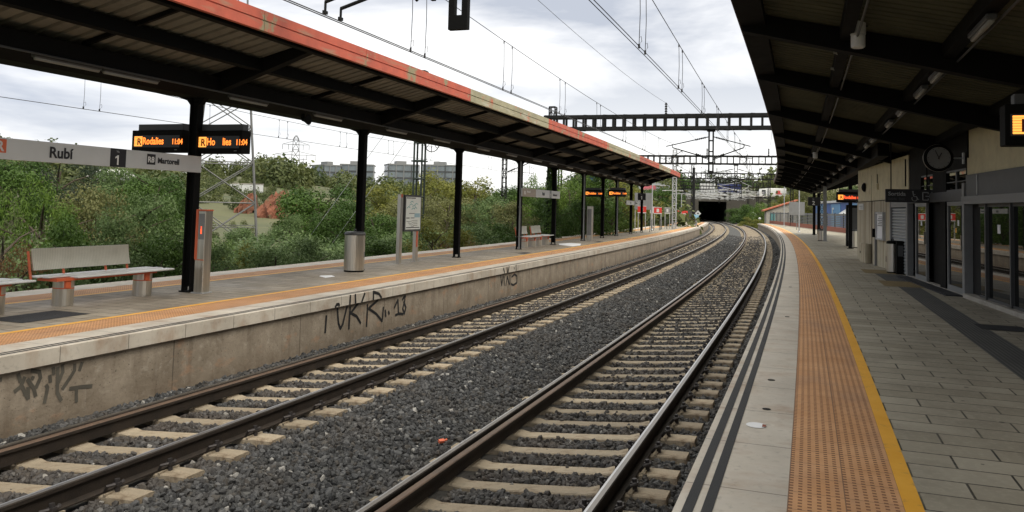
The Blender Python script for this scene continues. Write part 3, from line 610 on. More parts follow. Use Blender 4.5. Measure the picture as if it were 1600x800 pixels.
def sleepers(dl, label, group, n, clips):
    rest = MB()
    for k in range(-8, 420):
        s = 6.95 + .13 + .6 * k
        if k >= n:
            if s > 170: break
            p = W(s, dl + G / 2, CANT / 2 - .185); rz = ang(s); M = Matrix.Translation(p) @ Matrix.Rotation(rz, 4, 'Z') @ Matrix.Rotation(-TH, 4, 'X')
            rest.add([M @ Vector(v) for v in ((-.13, -1.3, 0), (.13, -1.3, 0), (.13, 1.3, 0), (-.13, 1.3, 0), (-.13, -1.3, -.2), (.13, -1.3, -.2), (.13, 1.3, -.2), (-.13, 1.3, -.2))], [(0, 1, 2, 3), (0, 4, 5, 1), (2, 6, 7, 3), (1, 5, 6, 2), (0, 3, 7, 4)])
            continue
        o = mobj('sleeper', SLM); o.location = W(s, dl + G / 2, CANT / 2 - .180 - random.uniform(0, .008)); o.rotation_euler = (-TH, 0, ang(s) + random.uniform(-.012, .012))
        tag(o, label, 'sleeper', group)
        if s < clips:
            for y in (-.87, .87):
                for sg in (0, 1):
                    if y > 0 and sg == 1: continue
                    c = mobj('rail_clip', CLM[sg], o); c.location = (0, y + (.085 if sg == 0 else -.085), .004); c.scale = (1.35, 1.35, 1.35)
    rr = obj('sleeper_rows', rest, M_SLEEP); tag(rr, label.replace('sleeper', 'sleepers', 1) + ', distant stretch', 'sleepers', kind='stuff')
sleepers(R2L, 'pale concrete sleeper under the track nearest the orange tactile platform', 'sleepers of the near track', 120, 34)
sleepers(R1L, 'sandy concrete sleeper under the track beside the graffiti wall', 'sleepers of the far track', 120, 34)
mb = MB()
for k in range(0, 330):
    s = 22 + .62 * k; p = W(s, R3L + G / 2, -.15); mb.box(p, (.25, 2.5, .12), 0, Matrix.Rotation(ang(s), 3, 'Z'))
tag(obj('sleeper_rows', mb, M_SLEEP), 'concrete sleepers of the overgrown track behind the island platform', 'sleepers', kind='stuff')

# ================================================================== ISLAND CANOPY
def corrugated(s0, s1, dz, d_pts, period=0.28, groove=.045, depth=.045):
    "ridged sheet: ribs run across (along d); d_pts is a list of d, dz(d) its height"
    mb = MB(); ss = []
    s = s0
    while s < s1:
        ss += [(s, 0), (s + period - groove * 2, 0), (s + period - groove * 1.6, depth), (s + period - groove * .4, depth)]; s += period
    o = 0; P = len(d_pts)
    mb.v = [tuple(W(a, d, dz(d) + h)) for a, h in ss for d in d_pts]
    for i in range(len(ss) - 1):
        for k in range(P - 1): mb.f.append([i * P + k, (i + 1) * P + k, (i + 1) * P + k + 1, i * P + k + 1]); mb.m.append(0); mb.uv.append([(0, 0)] * 4)
    return mb
PS = [-5.0, 0.3, 6.1, 12.13, 18.3, 24.7, 31.2, 36.4, 42.35, 47.4, 52.0, 57.7, 63.0]; PD = -10.75
VZ, ED = 4.5, -8.0
def roofL(d): return VZ + .11 + .245 * abs(d + 10.8)
CS0, CS1 = -7.0, 64.6
canL = thing('platform_canopy', 'long black steel canopy with weathered red fascia along the island platform', 'canopy', W(12, PD, Z1), 0)
inv = Matrix.Translation(-canL.location)
def part(name, mb, m, par, **k):
    "mesh given in world coordinates, stored relative to its thing"
    off = Vector((0, 0, 0)); q = par
    while q is not None: off += q.location; q = q.parent
    mb.v = [tuple(Vector(v) - off) for v in mb.v]
    return obj(name, mb, m, par, **k)
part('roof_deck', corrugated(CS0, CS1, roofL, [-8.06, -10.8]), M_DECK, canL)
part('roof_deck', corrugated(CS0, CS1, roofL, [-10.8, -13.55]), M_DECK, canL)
fp = [-7, 4.6, 10.4, 13.55, 18.85, 25.8, 35.0, 43.9, 51.6, 57.7, 64.7]; fm = [M_RED, M_RED, M_RED, M_RED, M_OLV, M_RED, M_OLV, M_RED, M_OLV, M_RED]
FZ = 5.05
for a, b, m in zip(fp[:-1], fp[1:], fm):
    mb = MB(); mb.sweep([(ED, FZ), (ED, FZ + .148), (ED - .018, FZ + .155), (ED - .018, FZ + .165), (ED, FZ + .172), (ED, FZ + .32), (ED - .08, FZ + .325), (ED - .08, FZ)], a, b - .012, 1.5, closed=True, caps=True)
    part('fascia_panel', mb, m, canL)
mb = MB(); mb.sweep([(-13.6, FZ), (-13.6, FZ + .32), (-13.52, FZ + .32), (-13.52, FZ)], CS0, CS1, 2, closed=True, caps=True); part('rear_fascia', mb, M_RED, canL)
mb = MB(); mb.sweep([(-11.35, VZ + .12), (-11.3, VZ - .1), (-11.0, VZ - .22), (-10.55, VZ - .22), (-10.2, VZ - .1), (-10.15, VZ + .14)], CS0, CS1, 2, closed=True, caps=True); part('valley_gutter', mb, M_BLK, canL)
for d in (-9.35, -8.22, -12.2):
    mb = MB(); z = roofL(d) - .02; w = .09 if d != -8.22 else .07; mb.sweep([(d - w, z), (d - w, z - .2), (d + w, z - .2), (d + w, z)], CS0, CS1, 2, closed=True, caps=True); part('purlin', mb, M_BLK, canL)
for i, s in enumerate(PS):
    if s < -6: continue
    mb = MB()
    def crossbeam(mb, s, d0, h0, d1, h1, rf, w=.085):
        vs = []
        for d, h in ((d0, h0), (d1, h1)):
            z = rf(d) - .01
            vs += [W(s - w, d, z), W(s + w, d, z), W(s + w, d, z - h), W(s - w, d, z - h)]
        mb.add(vs, [(0, 1, 2, 3), (7, 6, 5, 4), (0, 4, 5, 1), (1, 5, 6, 2), (2, 6, 7, 3), (3, 7, 4, 0)])
    crossbeam(mb, s, -10.75, .40, -8.1, .16, roofL); part('cross_beam', mb, M_BLK, canL)
    mb = MB(); crossbeam(mb, s, -10.85, .40, -13.5, .16, roofL); part('cross_beam', mb, M_BLK, canL)
    if i + 1 < len(PS):
        mb = MB(); crossbeam(mb, (s + PS[i + 1]) / 2, -10.3, .07, -8.1, .07, roofL, .03); part('sheet_joint', mb, M_BLK, canL)
for i, s in enumerate(PS):
    if s < 4: continue
    mb = MB(); Mr = Matrix.Rotation(ang(s), 3, 'Z'); c = W(s, PD, 0)
    hw = .085
    mb.box(c + Vector((0, 0, (Z1 + 4.3) / 2 + .1)), (.02, .17, 4.3 - Z1), 0, Mr)
    for y in (-hw, hw): mb.box(c + Mr @ Vector((0, y, (Z1 + 4.3) / 2)), (.15, .02, 4.3 - Z1 + .2), 0, Mr)
    mb.box(c + Vector((0, 0, Z1 + .012)), (.22, .24, .024), 0, Mr)
    for q in (-1, 1):   # haunch under the gutter
        a = [c + Mr @ Vector((x, q * y, z)) for x in (-.06, .06) for y, z in ((.08, 4.12), (.08, 4.35), (.28, 4.35))]
        mb.add(a, [(0, 1, 2), (5, 4, 3), (0, 3, 4, 1), (1, 4, 5, 2), (2, 5, 3, 0)])
    po = part('post', mb, M_BLK, canL)
    if i in (6, 8, 10):
        mb = MB(); p = c + Mr @ Vector((-.13, -.06, 0)); mb.tube(p + Vector((0, 0, Z1 + .02)), p + Vector((0, 0, 4.25)), .035, 8); 
        for z in (1.2, 2.4, 3.6): mb.box(p + Vector((0, 0, z)), (.09, .1, .03), 0, Mr)
        part('drainpipe', mb, M_GREY, po)
# fluorescent lamps under the gutter
def lamp(s, d, z, label, group, ln=1.15, tilt=0):
    t = at('canopy_lamp', label, 'lamp', s, d, z, group)
    mb = MB(); mb.bev((-ln / 2, -.05, .03), (ln / 2, .05, .09), .012); mb.bx((-ln / 2 + .15, -.015, .09), (-ln / 2 + .18, .015, .22)); mb.bx((ln / 2 - .18, -.015, .09), (ln / 2 - .15, .015, .22)); obj('housing', mb, M_DGREY, t)
    mb = MB(); mb.tube((-ln / 2 + .03, 0, .022), (ln / 2 - .03, 0, .022), .03, 10); obj('diffuser', mb, M_TUBE, t, smooth=True)
for i in range(3, len(PS) - 1):
    for f in (.14, .6):
        lamp(PS[i] + (PS[i + 1] - PS[i]) * f, -10.25, VZ - .26 + .06, 'unlit white fluorescent lamp under the gutter of the red edged island canopy', 'fluorescent lamps under the island canopy')
for s in (8.8, 10.0): lamp(s, -10.22, VZ - .2, 'unlit white fluorescent lamp under the gutter of the red edged island canopy', 'fluorescent lamps under the island canopy')
t = at('loudspeaker', 'small black horn loudspeaker under the island canopy gutter past the first post', 'loudspeaker', 15.1, -10.45, 4.2)
mb = MB(); mb.lathe([(.03, 0), (.05, .06), (.12, .16), (.12, .17)], 12); mb.v = [(x, -z, -y) for x, y, z in mb.v]; obj('horn', mb, M_BLK, t); mb = MB(); mb.bx((-.02, -.05, .02), (.02, .02, .16)); obj('bracket', mb, M_BLK, t)

# ================================================================== MAIN PLATFORM CANOPY
ER, SLR, VD = -0.9, -.228, 2.1
def roofR(d): return 5.12 + SLR * (d - ER)
def roofR2(d): return roofR(VD) + .19 * (d - VD)
canR = thing('platform_canopy', 'dark canopy with thin brown edge sloping down to the station building', 'canopy', W(20, 2.1, Z2), 0)
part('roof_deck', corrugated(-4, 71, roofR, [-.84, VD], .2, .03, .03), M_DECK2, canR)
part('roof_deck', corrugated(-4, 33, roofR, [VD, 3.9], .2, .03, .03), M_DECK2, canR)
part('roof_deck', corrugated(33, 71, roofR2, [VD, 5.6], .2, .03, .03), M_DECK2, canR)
mb = MB(); mb.sweep([(ER, 4.98), (ER, 5.24), (ER + .05, 5.24), (ER + .05, 4.98)], -4, 71.2, 2, closed=True, caps=True); part('fascia', mb, M_MAROON, canR)
for d, w, h in ((-.7, .16, .17), (.45, .075, .17), (1.62, .075, .17), (2.9, .07, .15)):
    mb = MB(); z = (roofR(d) if d < VD else roofR2(d)) - .005
    s1 = 71 if d < VD else 71
    if d > VD:
        mb.sweep([(d - w, roofR(d) - .005), (d - w, roofR(d) - h), (d + w, roofR(d) - h), (d + w, roofR(d) - .005)], -4, 33, 2, closed=True, caps=True); part('purlin', mb, M_BLK, canR); continue
    mb.sweep([(d - w, z), (d - w, z - h), (d + w, z - h), (d + w, z)], -4, s1, 2, closed=True, caps=True); part('purlin', mb, M_BLK, canR)
mb = MB(); mb.sweep([(VD - .14, roofR(VD)), (VD - .14, roofR(VD) - .36), (VD + .16, roofR(VD) - .36), (VD + .16, roofR(VD))], 24.6, 71, 2, closed=True, caps=True); part('valley_gutter', mb, M_BLK, canR)
BS = [1.0, 6.4, 11.2, 15.3, 20.8, 26.7, 32, 37.4, 42.6, 47.8, 52.6, 57.8, 63, 68, 70.9]
for s in BS:
    mb = MB(); crossbeam(mb, s, -.84, .26, VD, .34, roofR, .10)
    if s < 33: crossbeam(mb, s, VD, .34, 3.6, .36, roofR, .10)
    else: crossbeam(mb, s, VD, .34, 5.5, .2, roofR2, .10)
    part('cross_beam', mb, M_BLK, canR)
for d, dz in ((1.72, .2), (.56, .19)):
    mb = MB(); mb.path([W(k * 1.5 - 3, d, roofR(d) - dz) for k in range(50)], .014, 6); part('conduit', mb, M_DGREY, canR)
mb = MB(); mb.path([W(k * 1.5 - 6, -10.12, VZ - .13) for k in range(47)], .016, 6); part('conduit', mb, M_DGREY, canL)
for s, d, m, w in ((52.6, 1.9, M_GREY, .16), (68.0, 2.1, M_BLK, .17), (70.9, 2.62, M_BLK, .17), (42.5, 2.5, M_BLK, .14)):
    mb = MB(); Mr = Matrix.Rotation(ang(s), 3, 'Z'); h = roofR(VD) - .3 - Z2; mb.box(W(s, d, Z2 + h / 2), (w, w * 1.2, h), 0, Mr); mb.box(W(s, d, Z2 + .012), (w * 2, w * 2, .024), 0, Mr); part('post', mb, m, canR)
for i, (s, e) in enumerate(((9.1, 1), (12.0, 1), (13.6, 1), (16.1, 1), (18.2, 1), (22.0, 1), (23.8, 1), (28.0, 1), (30.0, 1), (34, 1), (36, 1), (40, 1), (45, 1), (50, 1), (56, 1))):
    lamp(s, 1.62, roofR(1.62) - .285, 'unlit white fluorescent lamp in a row under the dark canopy by the building', 'fluorescent lamps under the building canopy', .95)
def ceiling_speaker(s, d, z, label):
    t = at('loudspeaker', label, 'loudspeaker', s, d, z)
    mb = MB(); mb.lathe([(.085, .16), (.09, .165), (.09, .40), (.085, .405)], 20); obj('housing', mb, M_SIGN, t, smooth=False)
    mb = MB(); mb.lathe([(.06, 0), (.08, .012), (.083, .03), (.083, .155)], 20); obj('cover', mb, M_WHITE, t)
    mb = MB(); mb.tube((0, -.11, .27), (0, .11, .27), .008, 6); mb.tube((0, 0, .40), (0, 0, .46), .02, 8); obj('bracket', mb, M_BLK, t)
ceiling_speaker(10.7, .57, 4.46, 'large white cylinder loudspeaker hanging under the dark canopy')
ceiling_speaker(31.0, .5, 4.42, 'small pale round loudspeaker hanging far along under the dark canopy, before the gantries')
for s, z in ((12.0, 4.66), (13.3, 4.66)):
    t = at('spotlight', 'tiny pale metal knob lamp on the canopy purlin next to the white loudspeaker', 'lamp', s, .36, z, 'small knob lamps on the purlin')
    mb = MB(); mb.tube((0, .03, 0), (0, .0, 0), .02, 8); mb.tube((0, .0, 0), (0, -.03, -.01), .02, 8, .026); obj('head', mb, M_TUBE, t)

# ================================================================== STATION BUILDING
A0 = W(16, 3.35, 0); A1 = W(33, 2.08, 0); UU = (A1 - A0).normalized(); RZB = math.atan2(UU.y, UU.x)
bld = thing('station_building', 'cream rendered station building with dark glazed entrance and roller shutter under the canopy', 'building', (A0.x, A0.y, Z2), RZB)
TOP = 3.44
def bpart(name, m, *boxes, par=bld):
    mb = MB()
    for a, b in boxes: mb.bx(a, b)
    return obj(name, mb, m, par)
bpart('wall', M_CREAM, ((-12, -.2, 2.5), (2.75, 0, TOP)))
bpart('wall', M_CREAM, ((8.35, -.2, 2.12), (17.1, 0, 3.30)))
bpart('wall', M_CREAM, ((16.9, -5, 0), (17.1, -.2, 3.3)), ((-12, -5.2, 0), (17.1, -5, 3.3)))
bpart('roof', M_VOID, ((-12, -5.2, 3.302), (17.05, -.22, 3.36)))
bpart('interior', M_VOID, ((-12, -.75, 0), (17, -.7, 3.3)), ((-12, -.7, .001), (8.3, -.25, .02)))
bpart('fascia', M_DGREY, ((-12, -.15, 2.06), (2.75, .03, 2.498)))
bpart('fascia_seam', M_GALV, ((1.93, .03, 2.08), (1.97, .045, 2.47)))
bpart('shutter_box', M_GREY, ((-12, -.1, 1.9), (2.75, .12, 2.055)), ((-12, .12, 1.975), (2.75, .128, 1.985)))
bpart('sill', M_CONC, ((-12, -.1, 0), (2.75, .1, .085)))
xs = [2.72, 2.02, 1.5, .1, -1.3, -2.7, -4.1, -5.5, -6.9, -8.3, -9.7, -11.1]
for a, b in zip(xs[:-1], xs[1:]):
    if a == 2.72: continue
    w = bpart('window', M_DGREY, ((b - .03, -.08, .09), (b + .03, .03, 1.9)), ((b + .03, -.06, .09), (a - .03, .0, .13)), ((b + .03, -.06, 1.84), (a - .03, 0, 1.9)))
    bpart('pane', M_GLASS, ((b + .025, -.045, .12), (a - .025, -.03, 1.85)), par=w)
bpart('dark_opening', M_VOID, ((2.03, -.3, .086), (2.76, -.1, 1.9)))
bpart('door_post', M_GREY, ((2.78, -.1, 0), (2.94, .06, 2.34)))
# entrance hall front
bpart('transom', M_DGREY, ((2.95, -.12, 1.98), (8.3, 0, 2.2)))
bpart('entrance_wall_and_shade', M_BLK, ((2.76, -.14, 2.66), (8.34, -.02, TOP)), ((4.52, -.14, 2.2), (5.75, -.02, 2.66)), ((6.98, -.14, 2.2), (8.34, -.02, 2.66)), ((2.76, -.14, 2.2), (2.92, -.02, 2.66)), ((4.42, -.14, .02), (4.9, .02, 1.98)), ((4.9, -.2, .02), (6.28, -.15, 1.98)), ((7.6, -.2, .02), (8.34, -.15, 1.98)))  # recessed black panels stand in for the shade of the open doorways
for a, b in ((2.92, 4.52), (5.75, 6.98)):
    w = bpart('transom_window', M_DGREY, ((a, -.08, 2.2), (b, -.03, 2.235)), ((a, -.08, 2.62), (b, -.03, 2.66)), (((a + b) / 2 - .04, -.08, 2.235), ((a + b) / 2 + .04, -.03, 2.62)), ((a, -.07, 2.39), (b, -.035, 2.41)))
    bpart('pane', M_GLASS, ((a, -.075, 2.235), (b, -.06, 2.62)), par=w)
for a, b, lb in ((3.06, 4.36, None), (6.33, 7.55, None)):
    dr = bpart('door', M_GREY, ((a, -.06, .03), (a + .07, 0, 1.97)), ((b - .07, -.06, .03), (b, 0, 1.97)), ((a + .07, -.06, 1.88), (b - .07, 0, 1.97)), ((a + .07, -.06, .03), (b - .07, 0, .14)))
    bpart('pane', M_GLASS, ((a + .07, -.04, .14), (b - .07, -.03, 1.88)), par=dr)
    bpart('handle', M_STEEL, ((a + .02, 0, .95), (a + .05, .05, 1.25)), par=dr)
for x, z, w, m in ((3.5, 1.45, .12, 'P'), (3.7, 1.3, .1, 'Y'), (6.9, 1.4, .14, 'P'), (.8, 1.35, .16, 'P'), (-.6, 1.4, .12, 'Y')): bpart('sticker', M_PAPER if m == 'P' else M_YEL, ((x, -.031, z), (x + w, -.027, z + w)))
bpart('threshold', M_CONC, ((2.95, -.12, 0), (8.3, .03, .03)))
bpart('door_mat', M_STRIP, ((2.9, .04, .002), (8.2, .38, .022)))
# roller shutter bay
bpart('shutter_frame', M_GREY, ((8.36, -.12, 0), (8.56, .03, 2.118)), ((10.72, -.12, 0), (10.84, .03, 2.118)), ((8.56, -.1, 1.88), (10.72, .015, 2.118)))
mb = MB(); z = .02
prof = []
while z < 1.86:
    prof += [(-.06, z), (-.02, z + .02), (-.02, z + .055), (-.06, z + .08)]; z += .088
mb.add([(x, y, zz) for x in (8.56, 10.72) for y, zz in prof], [(i, i + 1, len(prof) + i + 1, len(prof) + i) for i in range(len(prof) - 1)]); obj('roller_shutter', mb, M_SHUT, bld)
# beige cladding
bx0 = 10.84
for a, b in ((10.84, 11.0), (11.02, 12.95), (12.97, 13.85), (14.05, 15.6), (15.62, 17.1)): bpart('cladding_panel', M_BEIGE, ((a, -.1, 0), (b, .03, 2.1)))
bpart('cladding_trim', M_BLK, ((13.85, -.1, .0), (14.05, .0, 2.1)), ((10.84, .0, 2.1), (17.1, .035, 2.122)))
bpart('wall_seam', M_BLK, ((14.2, .0, 2.12), (14.23, .004, 3.0)))
bpart('cable', M_BLK, ((2.62, .0, 2.85), (2.66, .03, TOP)), ((8.62, 0, 2.45), (8.66, .03, 3.2)))
def onb(name, label, cat, x, y, z, group=None):
    p = bld.matrix_basis @ Vector((x, y, z)) if False else Matrix.Translation(bld.location) @ Matrix.Rotation(RZB, 4, 'Z') @ Vector((x, y, z))
    return thing(name, label, cat, p, RZB, group)
# notice case, meter boxes, plate, alarm
t = onb('notice_case', 'slim steel framed notice case with pale poster on the beige wall', 'notice board', 12.1, .03, .86)
mb = MB(); mb.bx((-.62, 0, 0), (-.55, .09, .88)); mb.bx((.55, 0, 0), (.62, .09, .88)); mb.bx((-.55, 0, .82), (.55, .09, .88)); mb.bx((-.55, 0, 0), (.55, .09, .05)); obj('frame', mb, M_GALV, t)
mb = MB(); mb.bx((-.55, 0, .05), (.55, .05, .82)); obj('poster', mb, M_PAPER, t)
mb = MB()
for k in range(6): mb.bx((-.45, .05, .44 + k * .055), (.45 - .2 * (k % 3) * .5, .053, .465 + k * .055))
obj('printed_lines', mb, M_DGREY, t)
t = onb('wall_post', 'thin grey steel post standing against the beige wall beside the notice case', 'post', 12.98, .07, 0)
mb = MB(); mb.bx((-.04, -.03, 0), (.04, .03, 1.75)); mb.bx((-.09, -.035, 0), (.09, .05, .02)); obj('shaft', mb, M_GREY, t); mb = MB(); mb.bx((-.07, .03, .92), (.07, .1, 1.2)); obj('intercom', mb, M_BLK, t)
t = onb('meter_box', 'low beige meter box standing at the foot of the beige wall', 'meter box', 14.6, .03, 0)
mb = MB(); mb.bev((-.6, 0, 0), (.6, .2, .66), .01); obj('box', mb, M_BEIGE, t); mb = MB(); mb.bx((-.5, .2, .06), (.5, .207, .6)); obj('door', mb, M_BEIGE, t); mb = MB(); mb.bx((.35, .207, .3), (.4, .22, .38)); obj('lock', mb, M_BLK, t)
t = onb('wall_plate', 'white enamel plate at the top of the beige wall by the far corner', 'plate', 16.1, .035, 1.82)
mb = MB(); mb.bx((-.55, 0, 0), (.55, .02, .22)); obj('plate', mb, M_SIGN, t)
mb = MB(); mb.bx((-.4, .02, .12), (.3, .023, .15)); mb.bx((-.4, .02, .06), (.1, .023, .08)); obj('printed_lines', mb, M_GREY, t)
t = onb('junction_box', 'small yellowed junction box high on the cream wall above the beige cladding', 'junction box', 12.9, 0, 2.48)
mb = MB(); mb.bev((-.1, 0, 0), (.1, .07, .2), .01); obj('box', mb, M_CREAM, t); mb = MB(); mb.tube((0, .03, .2), (0, .03, .5), .012, 6); obj('conduit', mb, M_BLK, t)
t = onb('alarm_bell', 'round black bell on the cream wall near the far corner of the building', 'bell', 15.4, 0, 2.62)
mb = MB(); mb.lathe([(.03, 0), (.15, .02), (.17, .06), (.1, .12), (.02, .14)], 16); mb.v = [(x, z, y) for x, y, z in mb.v]; obj('gong', mb, M_BLK, t)
t = onb('vent_grille', 'small black vent grille low in the beige wall beside the roller shutter', 'vent', 11.25, .03, .22)
mb = MB(); mb.bx((-.12, 0, 0), (.12, .012, .18))
for k in range(5): mb.bx((-.1, .012, .02 + k * .03), (.1, .02, .035 + k * .03))
obj('grille', mb, M_BLK, t)
t = at('drinks_cabinet', 'tall black drinks cabinet standing beyond the far corner of the building', 'cabinet', 45.6, 2.86, Z2)
mb = MB(); mb.bev((-.3, -.32, 0), (.3, .32, 2.15), .02); obj('cabinet', mb, M_BLK, t); mb = MB(); mb.bx((-.315, -.26, .3), (-.3, .26, 2.0)); obj('front_panel', mb, M_DGREY, t)
# clock
t = onb('station_clock', 'round double faced station clock on a bracket beside the entrance', 'clock', 2.95, .50, 2.86); t.scale = (.82, .82, .82)
mb = MB(); mb.lathe([(.30, -.09), (.345, -.07), (.345, .07), (.30, .09)], 36); mb.v = [(z, y, x) for x, y, z in mb.v]; obj('case', mb, M_BLK, t)
for sg in (-1, 1):
    mb = MB(); mb.lathe([(.275, 0), (.275, .006)], 36); mb.v = [(sg * (z + .09), y, x) for x, y, z in mb.v]; dl = obj('dial', mb, M_GREY, t)
    mb = MB()
    for k in range(12):
        a = k * math.pi / 6; p = Vector((sg * .098, math.sin(a) * .235, math.cos(a) * .235)); q = Vector((sg * .098, math.sin(a) * .262, math.cos(a) * .262)); mb.tube(p, q, .007, 4)
    obj('hour_marks', mb, M_INK, dl)
    for nm, a, ln, r in (('hour_hand', R_(332), .14, .013), ('minute_hand', R_(24), .21, .009)):
        mb = MB(); a2 = a if sg < 0 else a; mb.tube((sg * .10, sg * math.sin(a2) * .04, -math.cos(a2) * .04), (sg * .10, -sg * math.sin(a2) * ln, math.cos(a2) * ln), r, 6); obj(nm, mb, M_INK, dl)
mb = MB(); mb.lathe([(.345, -.012), (.352, -.012), (.352, .012), (.345, .012)], 36); mb.v = [(z, y, x) for x, y, z in mb.v]; obj('rim', mb, M_STEEL, t)
mb = MB(); mb.tube((0, -.34, 0), (0, -.58, 0), .018, 8); mb.bx((-.06, -.61, -.14), (.06, -.57, .14)); obj('bracket', mb, M_GALV, t)
# exit sign hanging across the platform
t = at('exit_sign', 'black hanging exit sign with wheelchair symbol and arrow under the canopy', 'sign', 22.0, 2.43, 2.75)
mb = MB(); mb.bev((-.06, -.53, 0), (.06, .53, .325), .008); obj('panel', mb, M_INK, t)
mb = MB()
for y in (-.4, .4): mb.tube((0, y, .32), (0, y, roofR(2.43) - 2.75 - .05), .014, 8)
obj('hanger', mb, M_BLK, t)
FX = -.063
text('Sortida', .135, M_GINK, t, (FX, .47, .165), (0, -1, 0), (0, 0, 1), sx=1.0)
text('Salida  Exit', .085, M_DGREY, t, (FX, .47, .055), (0, -1, 0), (0, 0, 1))
mb = MB()
def arc(mb, c, r, a0, a1, w, x=FX, n=14):
    pts = [(x, c[0] - math.cos(a0 + (a1 - a0) * k / n) * r, c[1] + math.sin(a0 + (a1 - a0) * k / n) * r) for k in range(n + 1)]; mb.path(pts, w, 4)
arc(mb, (-.12, .10), .06, R_(150), R_(395), .009); mb.tube((FX, -.10, .15), (FX, -.085, .245), .011, 6); mb.tube((FX, -.10, .15), (FX, -.16, .15), .011, 6); mb.tube((FX, -.16, .15), (FX, -.19, .075), .011, 6); mb.tube((FX, -.19, .075), (FX, -.215, .085), .009, 6); mb.tube((FX, -.09, .2), (FX, -.14, .2), .008, 6); mb.tube((FX - .002, -.083, .265), (FX + .002, -.083, .265), .018, 10)
obj('wheelchair_symbol', mb, M_GINK, t)
mb = MB()
for a, b in (((-.30, .25), (-.42, .25)), ((-.30, .25), (-.30, .065)), ((-.30, .065), (-.42, .065)), ((-.42, .25), (-.42, .21)), ((-.42, .065), (-.42, .105)), ((-.36, .158), (-.48, .158)), ((-.48, .158), (-.445, .19)), ((-.48, .158), (-.445, .126))): mb.tube((FX, *a), (FX, *b), .011, 5)
obj('exit_arrow', mb, M_GINK, t)

# ================================================================== LED DISPLAYS
def led_block(t, x, y0, z0, w, h, m=M_LEDY):
    "amber square with a dark R and scan lines"
    mb = MB(); n = 7
    for k in range(n): mb.bx((x, y0, z0 + h * k / n), (x - .004, y0 - w, z0 + h * (k + .82) / n))
    b = obj('logo_block', mb, m, t)
    text('R', h * .95, M_REDDARK, b, (x - .006, y0 - w * .36, z0 + h * .12), (0, -1, 0), (0, 0, 1), sx=.95)
M_REDDARK = mat('dark_red_led', (0.16, 0.012, 0.004), .6, var=.1)
def display(s, d, z, w, h, label, msg, group=None, depth=.26, led=M_LED, hood=True, size=1.0, name='departure_display', ledy=None, rail_h=.3):
    "face looks back along the platform (local -x); local y runs to the track's inner side"
    t = at(name, label, 'display', s, d, z, group)
    mb = MB(); mb.bev((-depth / 2, -w / 2, 0), (depth / 2, w / 2, h), .008); obj('case', mb, M_BLK, t)
    X = -depth / 2 - .002
    mb = MB(); mb.bx((X, -w / 2 + .05, h * .22), (X + .001, w / 2 - .05, h * .76)); obj('screen', mb, M_SCREEN, t)
    lh = h * .46; led_block(t, X - .001, w / 2 - .07, h * .27, lh * 1.0, lh, ledy or M_LEDY)
    x0 = w / 2 - .07 - lh * 1.05
    for body, dx, sz in msg:
        text(body, lh * sz * 1.05, led, t, (X - .003, x0 - dx * w, h * .36), (0, -1, 0), (0, 0, 1), sx=.8)
    if hood:
        mb = MB(); mb.bev((-depth / 2 + .05, -w / 2 + .02, h + .002), (depth / 2 - .05, w / 2 - .1, h + .12), .006); obj('hood', mb, M_DGREY, t)
    mb = MB(); mb.bx((depth / 2, -w / 2 + .03, .03), (depth / 2 + .012, w / 2 - .03, h - .03)); obj('rear_grille', mb, M_GREY, t)
    mb = MB(); mb.bx((X - .001, -w / 2 + .1, h * .09), (X, -w / 2 + .16, h * .12)); obj('maker_plate', mb, M_GREY, t)
    return t
display(12.25, -11.66, 3.27, 1.2, .42, 'orange lit departure display reading Rodalies 11:04, on the bush side of the first post', [('Rodalies', .0, .92), ('11:04', .58, .72)])
display(12.25, -10.22, 3.25, 1.05, .42, 'orange lit departure display with broken letters, on the track side of the first post', [('Ho', 0, .92), ('lies', .34, .92), ('11:04', .62, .72)])
display(44.0, -10.61, 3.07, .95, .37, 'distant orange departure display on the bush side of a far island post', [('Rodalies', .0, .9), ('11:04', .58, .7)])
display(44.0, -9.25, 3.1, .95, .37, 'distant orange departure display on the track side of a far island post', [('Rodalies', .0, .9), ('11:04', .58, .7)])
t = display(10.0, 2.52, 3.19, 1.1, .44, 'big orange departure display hung beside the cream wall near the clock', [('Rodalies', .0, .92), ('11:04', .58, .72)], led=M_LED)
t = display(40.0, 2.2, 2.98, .98, .48, 'red orange departure display hanging past the far corner of the building', [('Rodalies', .0, .85), ('11:04', .58, .65)], led=M_REDLED)

